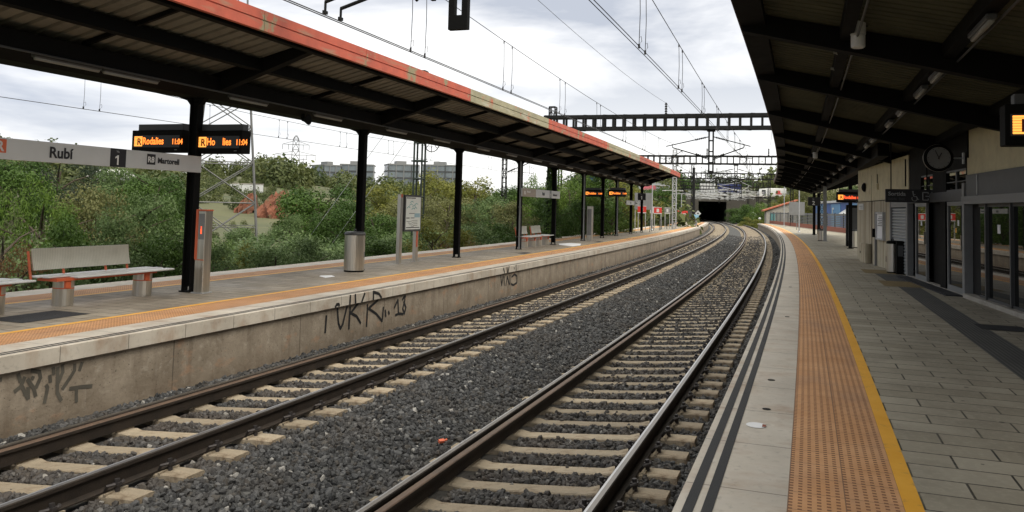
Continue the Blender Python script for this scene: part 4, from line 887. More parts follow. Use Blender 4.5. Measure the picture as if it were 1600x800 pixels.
# ================================================================== STATION NAME SIGNS
def digit_one(t, x, y, z, h, right, m):
    "a plain numeral 1: stem with a slanted flag"
    r = Vector(right); mb = MB(); w = h * .2; n = r.cross(Vector((0, 0, 1)))
    o = Vector((x, y, z)); pts = [(h * .24, 0), (h * .24 + w, 0), (h * .24 + w, h), (h * .24 + w * .25, h), (h * .0, h * .80), (h * .0, h * .64), (h * .24, h * .76)]
    a = [o + r * p + Vector((0, 0, q)) for p, q in pts]; b = [p + n * .003 for p in a]; k = len(a)
    mb.add(a + b, [tuple(range(k - 1, -1, -1)), tuple(range(k, 2 * k))] + [(i, (i + 1) % k, k + (i + 1) % k, k + i) for i in range(k)]); return obj('lettering', mb, m, t)
def name_sign(s0, s1, d, z, h, label, items, group=None, m=M_SIGN):
    t = at('station_name_sign', label, 'sign', (s0 + s1) / 2, d, z, group); w = s1 - s0
    mb = MB(); mb.bev((-w / 2, -.03, 0), (w / 2, .03, h), .004, 0); obj('board', mb, m, t)
    for it in items:
        s = it[1] - (s0 + s1) / 2
        if it[0] == 'block':
            mb = MB(); mb.bx((s, -.032, .001), (s + it[2], -.034, h - .001)); b = obj('panel', mb, it[3], t)
        elif it[0] == 'sq':
            mb = MB(); mb.bx((s, -.032, it[3]), (s + it[2], -.034, it[3] + it[4])); obj('panel', mb, it[5], t)
        elif it[0] == '1': digit_one(t, s, -.0345, it[3], it[2] * .74, (1, 0, 0), it[4])
        else: text(it[0], it[2], it[4], t, (s, -.036, it[3]), (1, 0, 0), (0, 0, 1), bold=.045 if it[0] == '1' else .026)
    mb = MB()
    for x in (-w / 2 + .2, w / 2 - .2): mb.bx((x - .03, .03, h * .3), (x + .03, .12, h * .7))
    obj('bracket', mb, M_BLK, t)
    return t
name_sign(6.3, 12.05, -10.57, 2.885, .30, 'long white station name board reading Rubí, Via 1 and Martorell by the benches', [
    ('sq', 7.75, .41, .09, .19, M_ORANGE), ('R', 8.0, .2, .115, M_SIGN), ('Rubí', 8.84, .225, .075, M_INK), ('block', 9.96, .32, M_INK), ('1', 10.06, .21, .035, M_WINK), ('Via', 10.08, .045, .235, M_GINK),
    ('sq', 10.73, .19, .08, .18, M_INK), ('R8', 10.745, .135, .12, M_WINK), ('Martorell', 10.97, .135, .115, M_INK)])
name_sign(30.9, 36.6, -10.57, 2.83, .34, 'station name board with brown end panel above the twin benches', [
    ('block', 30.91, 1.85, M_DSAND := mat('sand_panel', (0.36, 0.31, 0.26), .6, var=.05)), ('R8', 31.1, .2, .09, M_WINK), ('Martorell', 31.5, .12, .17, M_WINK), ('Rubí', 33.7, .2, .1, M_INK), ('block', 34.85, .3, M_GREY), ('1', 34.95, .2, .06, M_WINK), ('R8 Martorell', 35.4, .13, .11, M_INK)])
name_sign(53.6, 59.0, -10.4, 2.73, .29, 'farthest white station name board below the black number sign', [('Rubí', 55.0, .2, .07, M_INK), ('block', 56.9, .3, M_INK), ('R8 Martorell', 57.3, .13, .09, M_INK)])
def number_sign(s, d, z, w, h, num, label):
    t = at('platform_number_sign', label, 'sign', s, d, z)
    mb = MB(); mb.bev((-.05, -w / 2, 0), (.05, w / 2, h), .006); obj('panel', mb, M_INK, t)
    if num == '1': digit_one(t, -.0515, .07, h * .12, h * .46, (0, -1, 0), M_WINK)
    else: text(num, h * .62, M_WINK, t, (-.053, .1, h * .12), (0, -1, 0), (0, 0, 1))
    text('Via', h * .17, M_GINK, t, (-.053, .09, h * .72), (0, -1, 0), (0, 0, 1))
    mb = MB(); mb.tube((0, 0, h), (0, 0, 4.2 - z), .02, 6); obj('hanger', mb, M_BLK, t)
    return t
number_sign(57.6, -9.98, 3.1, .56, .5, '1', 'black track number sign with a white 1 at the end of the island canopy')
number_sign(52.4, 1.25, 2.92, .66, .52, '2', 'black track number sign with a white 2 under the building canopy')

# ================================================================== OVERHEAD LINE
def lattice_post(mb, p0, p1, wx, wy, rz, n, r=.035, xbrace=False):
    "four corner angles with battens between p0 and p1"
    M = Matrix.Rotation(rz, 3, 'Z'); p0, p1 = Vector(p0), Vector(p1); ax = p1 - p0
    cs = [M @ Vector((a * wx / 2, b * wy / 2, 0)) for a, b in ((-1, -1), (1, -1), (1, 1), (-1, 1))]
    for c in cs: mb.tube(p0 + c, p1 + c, r, 4)
    for k in range(n + 1):
        q = p0 + ax * (k / n)
        for a, b in ((0, 1), (1, 2), (2, 3), (3, 0)):
            mb.tube(q + cs[a], q + cs[b], r * .8, 4, caps=False)
            if xbrace and k < n:
                q2 = p0 + ax * ((k + 1) / n); mb.tube(q + cs[a if k % 2 else b], q2 + cs[b if k % 2 else a], r * .6, 4, caps=False)
M_PALE = mat('pale_galvanised_tube', (0.55, 0.56, 0.56), .45, var=.1)
BZ0, BZ1 = 6.83, 7.68
def insulator(mb, p, q, r=.05, n=5):
    p, q = Vector(p), Vector(q); mb.tube(p, q, r * .4, 6)
    for k in range(n):
        a = p + (q - p) * ((k + .5) / n); dlt = (q - p) / n * .3; mb.tube(a - dlt, a + dlt, r, 8, r * .6)
def gantry(s, dl, dr, drop, label, masts, heavy=1.0, clutter=False, arms=True):
    t = at('line_gantry', label, 'gantry', s, -4.39, 0)
    def X(d, z, x=0): return Vector((x, -(d + 4.39), z))       # local: y = towards smaller d
    mb = MB(); h = .06 * heavy; w = .3
    for x in (-w, w):
        mb.box(((x), -((dl + dr) / 2 + 4.39), BZ1 - h), (h * 1.6, dr - dl, h * 2)); mb.box(((x), -((dl + dr) / 2 + 4.39), BZ0 + h), (h * 1.6, dr - dl, h * 2))
        n = int((dr - dl) / .56)
        for k in range(n + 1):
            d = dl + (dr - dl) * k / n
            mb.box((x, -(d + 4.39), (BZ0 + BZ1) / 2), (h * 1.2, .055 * heavy + .03, BZ1 - BZ0))
    n = int((dr - dl) / 1.12)
    for k in range(n):
        d = dl + (dr - dl) * k / n; d2 = dl + (dr - dl) * (k + 1) / n
        for z in (BZ0, BZ1): mb.tube((-w, -(d + 4.39), z), (w, -(d2 + 4.39), z), .025, 4, caps=False)
    obj('beam', mb, M_BLK2, t)
    for d, top, w in masts:
        mb = MB(); lattice_post(mb, X(d, -.4), X(d, top), .42, .34, 0, int(top / .62), .038, True); obj('mast', mb, M_GALV if abs(d + 9.72) < .1 else M_BLK2, t)
    for d in (-6.74, -1.2):
        mb = MB(); insulator(mb, X(d, BZ1), X(d, 8.35), .085, 5); obj('insulator', mb, M_BLK2, t)
    if drop:
        mb = MB(); lattice_post(mb, X(drop[0], drop[1]), X(drop[0], BZ0), .26, .22, 0, 4, .034)
        mb.box(X(drop[0], drop[1] + .06), (.3, .27, .14)); mb.box(X(drop[0], BZ0 - .04), (.4, .42, .1)); obj('drop_post', mb, M_BLK2, t)
        if arms:
            for sg, dt in ((-1, -6.36), (1, -2.6)) + (((-1, -8.6), (1, -.4), (-1, -10.2), (1, 1.1), (-1, -11.6)) if s > 140 else ()):
                mb = MB(); b0 = drop[0] + sg * .12
                tip = X(dt + sg * .12, 5.98); top0 = X(b0, 6.45); bot0 = X(b0, 5.28)
                mb.tube(top0, X(dt + sg * .35, 5.93), .028, 6); insulator(mb, top0 + (tip - top0) * .08, top0 + (tip - top0) * .36, .06, 6)
                mb.tube(bot0, X(dt, 5.86), .034, 6); insulator(mb, bot0 + (tip - bot0) * .06, bot0 + (tip - bot0) * .34, .075, 6)
                mb.tube(X(dt, 5.86), X(dt + sg * .02, 6.06), .02, 6)
                j = bot0 + (X(dt, 5.86) - bot0) * .72
                mb.tube(j, X(dt + sg * .2, 5.22), .02, 6)
                mb.tube(X(dt + sg * .45, 5.27), X(b0 + sg * .55, 5.42), .018, 6); mb.tube(X(dt + sg * .2, 5.22), X(dt, 5.04), .014, 5)
                mb.tube(X(b0 + sg * .55, 5.42), X(b0, 5.2), .02, 6)
                obj('cantilever', mb, M_BLK2 if s < 100 else M_PALE, t)
    return t
gantry(44.7, -13.6, 4.6, (-4.3, 4.47), 'heavy dark lattice gantry spanning the tracks just beyond the island canopy ivy mast', [(-13.2, 8.2, 1), (4.4, 7.7, 1)], 1.5)
gantry(78, -13.4, 3.6, (-4.1, 4.3), 'second lattice gantry with a pale lattice mast rising from the island platform', [(-9.72, 8.2, 1), (3.4, 7.7, 1)], 1.15)
gantry(113, -13.4, 3.2, (-3.6, 4.3), 'third slim lattice gantry down the line, fixed to the dark mast', [(-9.95, 9.0, 1), (-1.0 + 3.9, 7.7, 1)], 1.0)
gantry(147, -13.0, 2.4, (-4.39, 4.4), 'fourth lattice gantry seen against the dark trees before the tunnel', [(2.2, 8.4, 1), (-12.8, 7.7, 1)], .9)
for k, s in enumerate((170, 192)):
    gantry(s, -12.6, 2.2, (-4.39, 4.4), ('fifth', 'sixth')[k] + ' lattice gantry far down the curve, in the tangle before the tunnel mouth', [(2.0, 8.0, 1), (-12.4, 8, 1)], .8)
tp = at('concrete_pole', 'solid dark pole at the island tip against the tunnel mouth', 'pole', 112.0, -9.75, Z1 - .4)
mb = MB(); mb.tube((0, 0, 0), (0, 0, 7.9), .24, 10, .17); obj('shaft', mb, M_BLK2, tp); mb = MB(); mb.lathe([(.2, 7.88), (.2, 7.98), (.1, 8.05)], 10); mb.lathe([(.34, .38), (.34, .5)], 10); obj('cap', mb, M_BLK2, tp)
# gantry overhead by the camera: its drop post and registration arms hang into view
tg = gantry(9.75, -13.6, 3.4, (-4.39, 4.72), 'gantry overhead with a black rectangular drop frame and two bare registration arms', [(-13.4, 8, 1)], 1.5, arms=False)
tg.children[-1].hide_render = False
for ch in list(tg.children):
    if ch.name.startswith('drop_post'): bpy.data.objects.remove(ch)
    elif ch.name.startswith('mast'): pass
mb = MB(); x0 = .045
for a, b in (((-x0, -.135, 4.74), (x0, -.05, 6.83)), ((-x0, .055, 4.74), (x0, .14, 6.83)), ((-x0, -.05, 4.74), (x0, .055, 4.93)), ((-x0, -.05, 5.75), (x0, .055, 5.9))): mb.bx(a, b)
obj('drop_frame', mb, M_BLK, tg)
def LX(d, z, x=0): return Vector((x, -(d + 4.39), z))
for dx in (-.18, .22):
    mb = MB(); mb.tube(LX(-6.36, 5.05, dx), LX(-6.36, 5.2, dx), .02, 6); mb.path([LX(-6.36, 5.2, dx), LX(-5.6, 5.42, dx), LX(-4.5, 5.62, dx)], .028, 8); mb.box(LX(-6.36, 5.05, dx), (.09, .035, .045)); obj('registration_arm', mb, M_BLK2, tg)
mb = MB(); insulator(mb, LX(-5.25, 5.32, .35), LX(-4.9, 5.42, .35), .07, 4); mb.box(LX(-4.95, 5.36, .35), (.06, .06, .2)); obj('insulator', mb, M_BLK, tg)

SUP = [-22, 9.75, 44.7, 78, 113, 147, 176, 203, 229, 256]
def msg_z(s, lo=5.82, k=.00125):
    for a, b in zip(SUP[:-1], SUP[1:]):
        if a <= s <= b:
            if b == 44.7: return 5.85 + .00125 * (s - 31) ** 2 + max(0, 14 - s) * .0
            m = (a + b) / 2; return 5.84 + .0011 * (s - m) ** 2
    return 6.1
def catenary(name, label, d, cz, dz, twin, droppers):
    t = thing(name, label, 'overhead wire', W(44, d, cz), 0)
    off = Vector(t.location)
    st = [x * 1.5 - 12 for x in range(180)]
    offs = (-.03, .03) if twin else (0,)
    for q in offs:
        mb = MB(); mb.path([W(s, d + q, cz) - off for s in st], .0085, 4); obj('contact_wire', mb, M_INK, t)
    mb = MB(); mb.path([W(s, d, msg_z(s) + dz) - off for s in st], .0085, 4); obj('messenger_wire', mb, M_INK, t)
    for s in droppers:
        mb = MB(); a = W(s, d, cz) - off; b = W(s, d, msg_z(s) + dz) - off
        mb.path([a, a + (b - a) * .5 + Vector((.012, 0, 0)), b], .006, 4); mb.box(a + Vector((0, 0, .03)), (.03, .03, .07)); mb.box(b - Vector((0, 0, .03)), (.025, .025, .06))
        mb.path([a + Vector((.0, 0, .05)), a + Vector((.05, .03, .12)), a + Vector((.04, .03, .2)), a + Vector((0, 0, .17))], .005, 4)
        obj('dropper', mb, M_INK, t)
dr = []
for s in [3.2, 7.6, 12.2, 16.75, 21.3, 25.75, 30.2, 34.7, 39.2, 49, 54, 59, 64, 69, 83, 89, 95, 101, 107]: dr += [s, s + .55]
catenary('overhead_line', 'twin contact wire and messenger hanging over the far track by the island', -6.36, 5.0, 0, True, dr)
catenary('overhead_line', 'twin contact wire and messenger hanging over the near track', -2.6, 5.05, -.06, True, [s + .8 for s in dr])
catenary('overhead_line', 'contact wire and messenger beyond the island, crossing the sky behind the posts', -18.6, 4.78, -.42, False, dr)
def wire(label, pts, r=.008, cat='cable'):
    t = thing('feeder_cable', label, cat, pts[0]); mb = MB(); mb.path([Vector(p) - Vector(pts[0]) for p in pts], r, 4); obj('cable', mb, M_INK, t)
def sag(s0, s1, d0, d1, z0, z1, sg, n=14): return [W(s0 + (s1 - s0) * k / n, d0 + (d1 - d0) * k / n, z0 + (z1 - z0) * k / n - sg * 4 * (k / n) * (1 - k / n)) for k in range(n + 1)]
wire('lone feeder cable running between the gantry top insulators over the far track', sag(9.75, 44.7, -6.74, -6.74, 8.33, 8.33, .45) + sag(44.7, 78, -6.74, -6.74, 8.33, 8.33, .4)[1:] + sag(78, 113, -6.74, -6.74, 8.33, 8.33, .4)[1:])
wire('lone feeder cable running along the gantry top insulators near the building canopy', sag(9.75, 44.7, -1.2, -1.2, 8.35, 8.35, .4) + sag(44.7, 78, -1.2, -1.2, 8.35, 8.35, .4)[1:] + sag(78, 113, -1.2, -1.2, 8.35, 8.35, .4)[1:])
wire('thin return cable high behind the island posts', sag(-10, 34, -18.9, -18.9, 6.2, 6.1, .2) + sag(34, 78, -18.9, -18.9, 6.1, 6.1, .3)[1:])
# tensioning mast with its wheel, behind the island
t = at('tension_mast', 'dark green lattice mast with a spoked tension wheel behind the route map board', 'mast', 34.0, -16.6, -.6)
mb = MB(); lattice_post(mb, (0, 0, 0), (0, 0, 9.2), .34, .40, 0, 11, .05); mb.box((0, 0, 5.0), (.5, .62, .06)); obj('mast', mb, mat('dark_green_steel', (0.02, 0.032, 0.026), .6, var=.3), t)
mb = MB(); cx, cz = -.05, 5.95; rw = .52; y0 = -.62
pts = [(cx + rw * math.cos(a) * .5, y0 - rw * math.cos(a) * .55, cz + rw * math.sin(a)) for a in [k * math.pi / 12 for k in range(25)]]
mb.path(pts, .022, 6)
for k in range(0, 24, 3): mb.tube((cx, y0, cz), pts[k], .012, 5)
mb.tube((cx - .06, y0 - .05, cz), (cx + .06, y0 + .05, cz), .12, 10); obj('wheel', mb, M_BLK2, t)
mb = MB(); mb.tube((0, -.15, cz + .1), (cx, y0, cz), .05, 6); mb.tube((0, -.15, cz - .1), (cx, y0, cz), .04, 6); obj('wheel_arm', mb, M_BLK2, t)
mb = MB(); mb.tube((0, .2, 8.4), (0, 7.5, -1.0), .012, 5); mb.tube((0, .2, 6.6), (0, 6.0, -1.0), .012, 5); obj('guy_wire', mb, M_GALV, t)
# masts of the line behind the island, with their cantilevers
for s, d, lb in ((58.5, -20.6, 'lattice mast with bracket arms behind the island bench posts'), (75.0, -20.2, 'lattice mast with bracket arms behind the far name board'), (101.0, -19.4, 'lattice mast with bracket arms standing among the far bushes')):
    t = at('line_mast', lb, 'mast', s, d, -.6); mb = MB(); lattice_post(mb, (0, 0, 0), (0, 0, 7.6), .3, .3, 0, 11, .035, True); obj('mast', mb, M_BLK2, t)
    mb = MB(); mb.tube((0, -.15, 6.9), (0, -2.4, 6.5), .03, 6); insulator(mb, (0, -.3, 6.87), (0, -.9, 6.76), .07, 5); mb.tube((0, -.15, 5.6), (0, -2.1, 6.4), .035, 6); insulator(mb, (0, -.3, 5.66), (0, -.85, 5.9), .08, 5); mb.tube((0, -.5, 5.7), (0, -2.3, 5.55), .02, 6); mb.tube((0, -2.0, 6.35), (0, -2.0, 5.5), .015, 5); obj('cantilever', mb, M_BLK2, t)

# ================================================================== ISLAND FURNITURE
def bench(s, d, label, ln=2.2, group=None):
    t = at('bench', label, 'bench', s, d, Z1, group, turn=0.0)
    for x in (-ln / 2 + .42, ln / 2 - .32):
        mb = MB(); n = 16
        prof = [(.15, 0), (.15, .30), (.15, .40)]
        mb.lathe([(.165, .02), (.165, .27)], 18); mb.lathe([(.158, 0), (.158, .02)], 18); mb.lathe([(.165, .285), (.165, .40)], 18)
        mb.v = [(vx * .82 + x, vy * 1.05, vz) for vx, vy, vz in mb.v]; leg = obj('leg', mb, M_STEEL, t)
        mb = MB(); mb.lathe([(.167, .27), (.167, .285)], 18); mb.v = [(vx * .82 + x, vy * 1.05, vz) for vx, vy, vz in mb.v]; mb.bx((x - .115, -.178, .285), (x - .02, -.14, .40)); obj('leg_band', mb, M_ORANGE, leg)
    mb = MB(); mb.bx((-ln / 2 + .12, -.2, .40), (ln / 2 - .2, .2, .445)); obj('seat_frame', mb, M_ORANGE, t)
    for a, b in ((-ln / 2, ln / 2 - .62), (-ln / 2 + .62, ln / 2)):
        pass
    mb = MB()
    for k, (y0, y1) in enumerate(((.07, .24), (-.1, .055), (-.3, -.115))):
        xa, xb = (-ln / 2 + .06 * k + (.3 if k == 2 else 0), ln / 2 + (.12 if k == 2 else .06 * k))
        mb.bev((xa, y0, .448 - .012 * (k == 2)), (xb, y1, .478 - .012 * (k == 2)), .01)
    obj('seat', mb, M_WHITE, t)
    mb = MB(); n = 8; pts = [(.165 + .06 * (k / n) + .012 * math.sin(k / n * math.pi), .56 + .33 * k / n) for k in range(n + 1)]
    L0, L1 = -ln / 2 + .02, ln / 2 - .45
    vs = [(x, y, z) for x in (L0, L1) for y, z in pts] + [(x, y + .025, z) for x in (L0, L1) for y, z in pts]; m_ = n + 1
    fs = []
    for i in range(n): fs += [(i, i + 1, m_ + i + 1, m_ + i), (2 * m_ + i, 3 * m_ + i, 3 * m_ + i + 1, 2 * m_ + i + 1)]
    fs += [(n, 3 * m_ - 1, 4 * m_ - 1, 2 * m_ - 1), (0, m_, 3 * m_, 2 * m_)]
    for a in (0, m_): fs += [(a + i, 2 * m_ + a + i, 2 * m_ + a + i + 1, a + i + 1) for i in range(n)]
    mb.add(vs, fs); obj('backrest', mb, M_PERF, t)
    for x in (L0 - .03, L0 + (L1 - L0) * .3, L0 + (L1 - L0) * .74, L1 - .03):
        mb = MB(); mb.path([(x, .17, .40), (x, .20, .5), (x, .225, .62), (x, .27, .85)], .019, 6); obj('back_support', mb, M_ORANGE, t)
    return t
def b_perf(N, l, u, v, vec):
    return nmix(N, l, nnoise(N, l, vec, 3, .3, .7), (0.46, 0.45, 0.38), (0.56, 0.55, 0.47)), None
def perf():
    m = bpy.data.materials.new('perforated_bench_steel'); m.use_nodes = True; t = m.node_tree; N = t.nodes; l = t.links.new; b = N['Principled BSDF']; b.inputs['Roughness'].default_value = .45; b.inputs['Metallic'].default_value = .25
    tcn = N.new('ShaderNodeTexCoord'); sp = N.new('ShaderNodeSeparateXYZ'); l(tcn.outputs['Object'], sp.inputs[0])
    h = nmath(N, l, 'MULTIPLY', line_at(N, l, sp.outputs[0], .03, .017), line_at(N, l, sp.outputs[2], .018, .009))
    l(nmix(N, l, nmath(N, l, 'MULTIPLY', h, .45), nmix(N, l, nnoise(N, l, tcn.outputs['Object'], 3, .3, .7), (0.47, 0.455, 0.38), (0.57, 0.555, 0.475)), (0.12, 0.12, 0.1)), b.inputs['Base Color'])
    return m
M_PERF = perf()
bench(10.35, -10.95, 'white seated bench with perforated steel back and orange supports beside the help point post', 2.35)
bench(7.55, -10.95, 'bench cut by the frame edge, next along from the perforated back bench', 2.35)
bench(33.2, -11.0, 'distant white bench, first of the twin pair under the second name board', 1.9)
bench(35.3, -11.0, 'distant white bench, second of the twin pair, nearer the ivy covered mast', 1.9)
def litter_bin(s, d, z, h, r, label, lidm=None, ex=1.0, group=None):
    t = at('litter_bin', label, 'litter bin', s, d, z, group, turn=.2)
    mb = MB(); mb.lathe([(r * .96, 0), (r * .96, .04)], 24); mb.v = [(x * ex, y, zz) for x, y, zz in mb.v]; obj('base', mb, M_BLK, t)
    mb = MB(); mb.lathe([(r, .04), (r, h - .09)], 28); mb.v = [(x * ex, y, zz) for x, y, zz in mb.v]; obj('body', mb, M_STEEL, t, smooth=False)
    mb = MB(); mb.lathe([(r * 1.03, h - .09), (r * 1.05, h - .06), (r * .98, h - .02), (r * .7, h)], 28); mb.v = [(x * ex, y, zz) for x, y, zz in mb.v]
    mb.path([(-.08, 0, h - .01), (-.06, 0, h + .05), (.06, 0, h + .05), (.08, 0, h - .01)], .014, 6); obj('lid', mb, lidm or M_DGREY, t)
    mb = MB(); mb.bx((-.02, -r * 1.0 - .006, .35), (.02, -r * .98, .5)); obj('lock_plate', mb, M_GREY, t)
litter_bin(17.85, -10.62, Z1, 1.0, .255, 'tall brushed steel litter bin leaning close to the second island post')
litter_bin(25.5, 2.43, Z2, .92, .16, 'slim steel litter bin in front of the roller shutter', M_BLK)
t = at('post_box', 'narrow black cabinet attached behind the slim steel bin by the shutter', 'cabinet', 25.15, 2.58, Z2)
mb = MB(); mb.bev((-.12, -.1, 0), (.12, .1, .93), .01); obj('cabinet', mb, M_BLK, t); mb = MB(); mb.bx((-.125, -.07, .5), (-.12, .07, .8)); obj('slot_panel', mb, M_DGREY, t)
litter_bin(43.9, 2.78, Z2, .92, .17, 'steel litter bin standing at the foot of the tall black cabinet')
litter_bin(53.2, 1.72, Z2, .72, .2, 'low pale bin at the foot of the grey canopy post')
# help point
t = at('help_point', 'slim steel help point pillar with orange red edge and glowing i beside the first post', 'help point', 12.1, -10.42, Z1)
mb = MB(); mb.bev((-.1, -.1, 0), (.1, .1, 1.5), .008); obj('pillar', mb, M_STEEL, t)
mb = MB(); mb.bx((-.107, .055, .62), (.105, .108, 1.5)); mb.bx((-.107, -.105, 1.5), (.105, .108, 1.525)); mb.bx((-.107, -.102, .6), (-.1, .1, .615)); obj('orange_edge', mb, M_ORANGE, t)
mb = MB(); mb.bx((-.107, -.085, .98), (-.1, .04, 1.45)); pn = obj('panel', mb, M_GREY, t)
mb = MB(); mb.bx((-.111, -.035, 1.08), (-.107, -.01, 1.18)); mb.bx((-.111, -.035, 1.195), (-.107, -.01, 1.215)); obj('glowing_symbol', mb, M_REDLED, pn)
mb = MB(); mb.bx((-.13, -.13, 0), (.13, .13, .02)); obj('base_plate', mb, M_GALV, t)
# map board on two posts
t = at('map_board', 'framed route map board standing on two steel posts with orange insets', 'notice board', 21.45, -10.95, Z1)
for x in (-.53, .53):
    mb = MB(); mb.bev((x - .075, -.06, 0), (x + .075, .06, 2.0 if x < 0 else 1.1), .01); mb.bx((x - .12, -.1, 0), (x + .12, .1, .018)); p = obj('leg', mb, M_STEEL, t)
    mb = MB(); mb.bx((x - .076, -.064, .45 if x > 0 else 1.9), (x + .02, -.06, .93 if x > 0 else 2.0)); obj('orange_inset', mb, M_ORANGE, p)
mb = MB(); mb.bev((-.42, -.10, .92), (.66, .06, 1.99), .01); obj('frame', mb, M_DGREY, t)
mb = MB(); mb.bx((-.36, -.103, .98), (.60, -.10, 1.93)); ps = obj('poster', mb, mat('pale_poster', (0.78, 0.82, 0.78), .35, var=.04), t)
M_TEAL = mat('teal_print', (0.12, 0.42, 0.42), .5, var=.2); M_PBLUE = mat('pale_blue_print', (0.35, 0.52, 0.60), .5, var=.1)
mb = MB(); mb.bx((-.34, -.105, 1.885), (.25, -.103, 1.91)); mb.bx((-.15, -.105, 1.44), (.2, -.103, 1.455)); mb.bx((-.33, -.105, 1.30), (-.12, -.103, 1.325)); mb.bx((-.05, -.105, 1.305), (.2, -.103, 1.325)); mb.bx((-.33, -.105, 1.02), (.55, -.103, 1.045))
for k in range(4):
    y = 1.22 - k * .05
    mb.path([(-.32 + .1 * k, -.106, y), (-.1 + .08 * k, -.106, y - .015), (.12, -.106, y + .02), (.4, -.106, y + .025)], .005, 4)
obj('black_print', mb, M_INK, ps)
mb = MB(); mb.bx((.2, -.105, 1.33), (.56, -.103, 1.45)); obj('blue_print', mb, M_PBLUE, ps)
mb = MB()
for x, z in ((-.2, 1.62), (-.05, 1.7), (.15, 1.66), (.3, 1.72), (.1, 1.58), (.25, 1.6), (0, 1.78)): mb.path([(x - .1, -.105, z - .02), (x, -.105, z + .03), (x + .09, -.105, z)], .009, 4)
obj('teal_print', mb, M_TEAL, ps)
t = at('equipment_cabinet', 'slim pale steel cabinet against a far island canopy post', 'cabinet', 42.7, -10.45, Z1)
mb = MB(); mb.bev((-.16, -.14, 0), (.16, .14, 1.85), .01); obj('cabinet', mb, M_STEEL, t); mb = MB(); mb.bx((-.165, -.11, .3), (-.16, .11, 1.7)); obj('door', mb, M_GREY, t)
# litter
def sheet(label, s, d, z, pts, m, name='litter'):
    mb = MB(); mb.add([W(s + a, d + b, z + .004 + .012 * ((i * 7) % 3) / 3) for i, (a, b) in enumerate(pts)], [tuple(range(len(pts)))]); tag(obj(name, mb, m), label, 'litter')
sheet('crumpled white paper lying on the island paving near the second post bin', 16.2, -10.45, Z1, [(-.25, .22), (.1, .25), (.32, .02), (.2, -.2), (-.05, -.08)], M_PAPER)
sheet('pale patch on the island paving past the twin benches', 37.0, -10.1, Z1, [(-1.4, .5), (-.4, .6), (1.4, .2), (1.9, -.5), (.6, -.7), (-.8, -.3)], M_PAPER, 'pale_patch')  # irregular flat pale patch just above the paving
LITS, LITD = 7.97, -3.66
mb = MB(); p = W(LITS, LITD, -.10); mb.box(p, (.06, .035, .03), 0, Matrix.Rotation(.6, 3, 'Z') @ Matrix.Rotation(.5, 3, 'X')); mb.tube(p + Vector((.02, .01, 0)), p + Vector((.06, .025, .01)), .012, 6); tag(obj('litter', mb, M_PINK), 'small orange wrapper lying on the ballast beside the check railed track', 'litter')

# ================================================================== FAR END OF THE PLATFORMS
def board_on_legs(s, d, z, w, h, z0, label, m, legs=2, mark=True, turn=0, name='notice_board', legm=M_GALV, cat='notice board', th=.06):
    t = at(name, label, cat, s, d, z, None, turn)
    for y in ([-w / 2 + .06, w / 2 - .06] if legs == 2 else [0]):
        mb = MB(); mb.bx((-.03, y - .03, 0), (.03, y + .03, z0 + (h if legs == 2 else .05))); obj('leg', mb, legm, t)
    mb = MB(); mb.bev((-th / 2 - .03, -w / 2, z0), (th / 2 - .03, w / 2, z0 + h), .008); pn = obj('panel', mb, m, t)
    if mark:
        mb = MB(); mb.bx((-th / 2 - .034, -w * .16, z0 + h * .25), (-th / 2 - .03, w * .16, z0 + h * .75)); obj('white_mark', mb, M_SIGN, pn); mb = MB(); mb.bx((-th / 2 - .034, -w * .5, z0 + h * .93), (-th / 2 - .03, w * .5, z0 + h)); mb.bx((-th / 2 - .034, -w * .5, z0), (-th / 2 - .03, w * .5, z0 + h * .12)); obj('white_band', mb, M_SIGN, pn)
    return t
board_on_legs(68.5, -11.5, Z1, .72, .62, 1.45, 'first red board on two thin legs past the island canopy', M_REDS)
board_on_legs(73.5, -10.75, Z1, .7, .62, 1.4, 'second red board on two thin legs, next to the white notice', M_REDS)
board_on_legs(76.5, -10.2, Z1, .55, .55, 1.45, 'grey banded board on two thin legs after the second red board', M_GREY)
board_on_legs(74.5, -11.35, Z1, .42, .6, 1.45, 'small white notice on a single thick leg between the red boards', M_SIGN, 1, False)
board_on_legs(73.0, -12.0, Z1, 1.55, 1.5, 1.75, 'back of a big dark grey panel standing behind the red boards', M_GREY, 2, False)
t = at('buffer_sign', 'long red lettered barrier sign across the far tip of the island platform', 'sign', 112, -10.9, Z1)
mb = MB(); mb.bev((-.06, -1.2, 1.05), (.06, 1.2, 1.75), .01); pn = obj('panel', mb, M_REDS, t); mb = MB(); mb.bx((-.066, -.35, 1.12), (-.06, .25, 1.4)); obj('white_patch', mb, M_SIGN, pn); mb = MB(); mb.bx((-.07, -.95, 1.0), (-.062, -.4, 1.75)); obj('dark_box', mb, M_DGREY, pn)
for y in (-1.1, 1.1):
    mb = MB(); mb.bx((-.03, y - .03, 0), (.03, y + .03, 1.1)); obj('leg', mb, M_GALV, t)
t = at('pedestal', 'pale blue topped pedestal alone on the island edge past the canopy', 'pedestal', 101, -8.95, Z1)
mb = MB(); mb.lathe([(.3, 0), (.24, .06), (.13, .12), (.12, .8)], 12); obj('stem', mb, M_GREY, t); mb = MB(); mb.bev((-.2, -.3, .8), (.12, .3, 1.3), .03); obj('head', mb, M_BLUEBIN, t)
def lamp_post(s, d, z, h, label, arm=.9, r=.06):
    t = at('lamp_post', label, 'lamp post', s, d, z)
    mb = MB(); mb.tube((0, 0, 0), (0, 0, h), r, 8, r * .75); mb.lathe([(r * 2.2, 0), (r * 2.2, .03), (r * 1.3, .12)], 8); obj('post', mb, M_GALV, t)
    mb = MB(); mb.tube((0, -arm, h), (0, arm, h), .03, 6); obj('cross_arm', mb, M_GALV, t)
    for q in (-arm, arm):
        mb = MB(); mb.bev((-.08, q - .22, h - .07), (.08, q + .22, h + .02), .02); obj('lamp_head', mb, M_GALV, t)
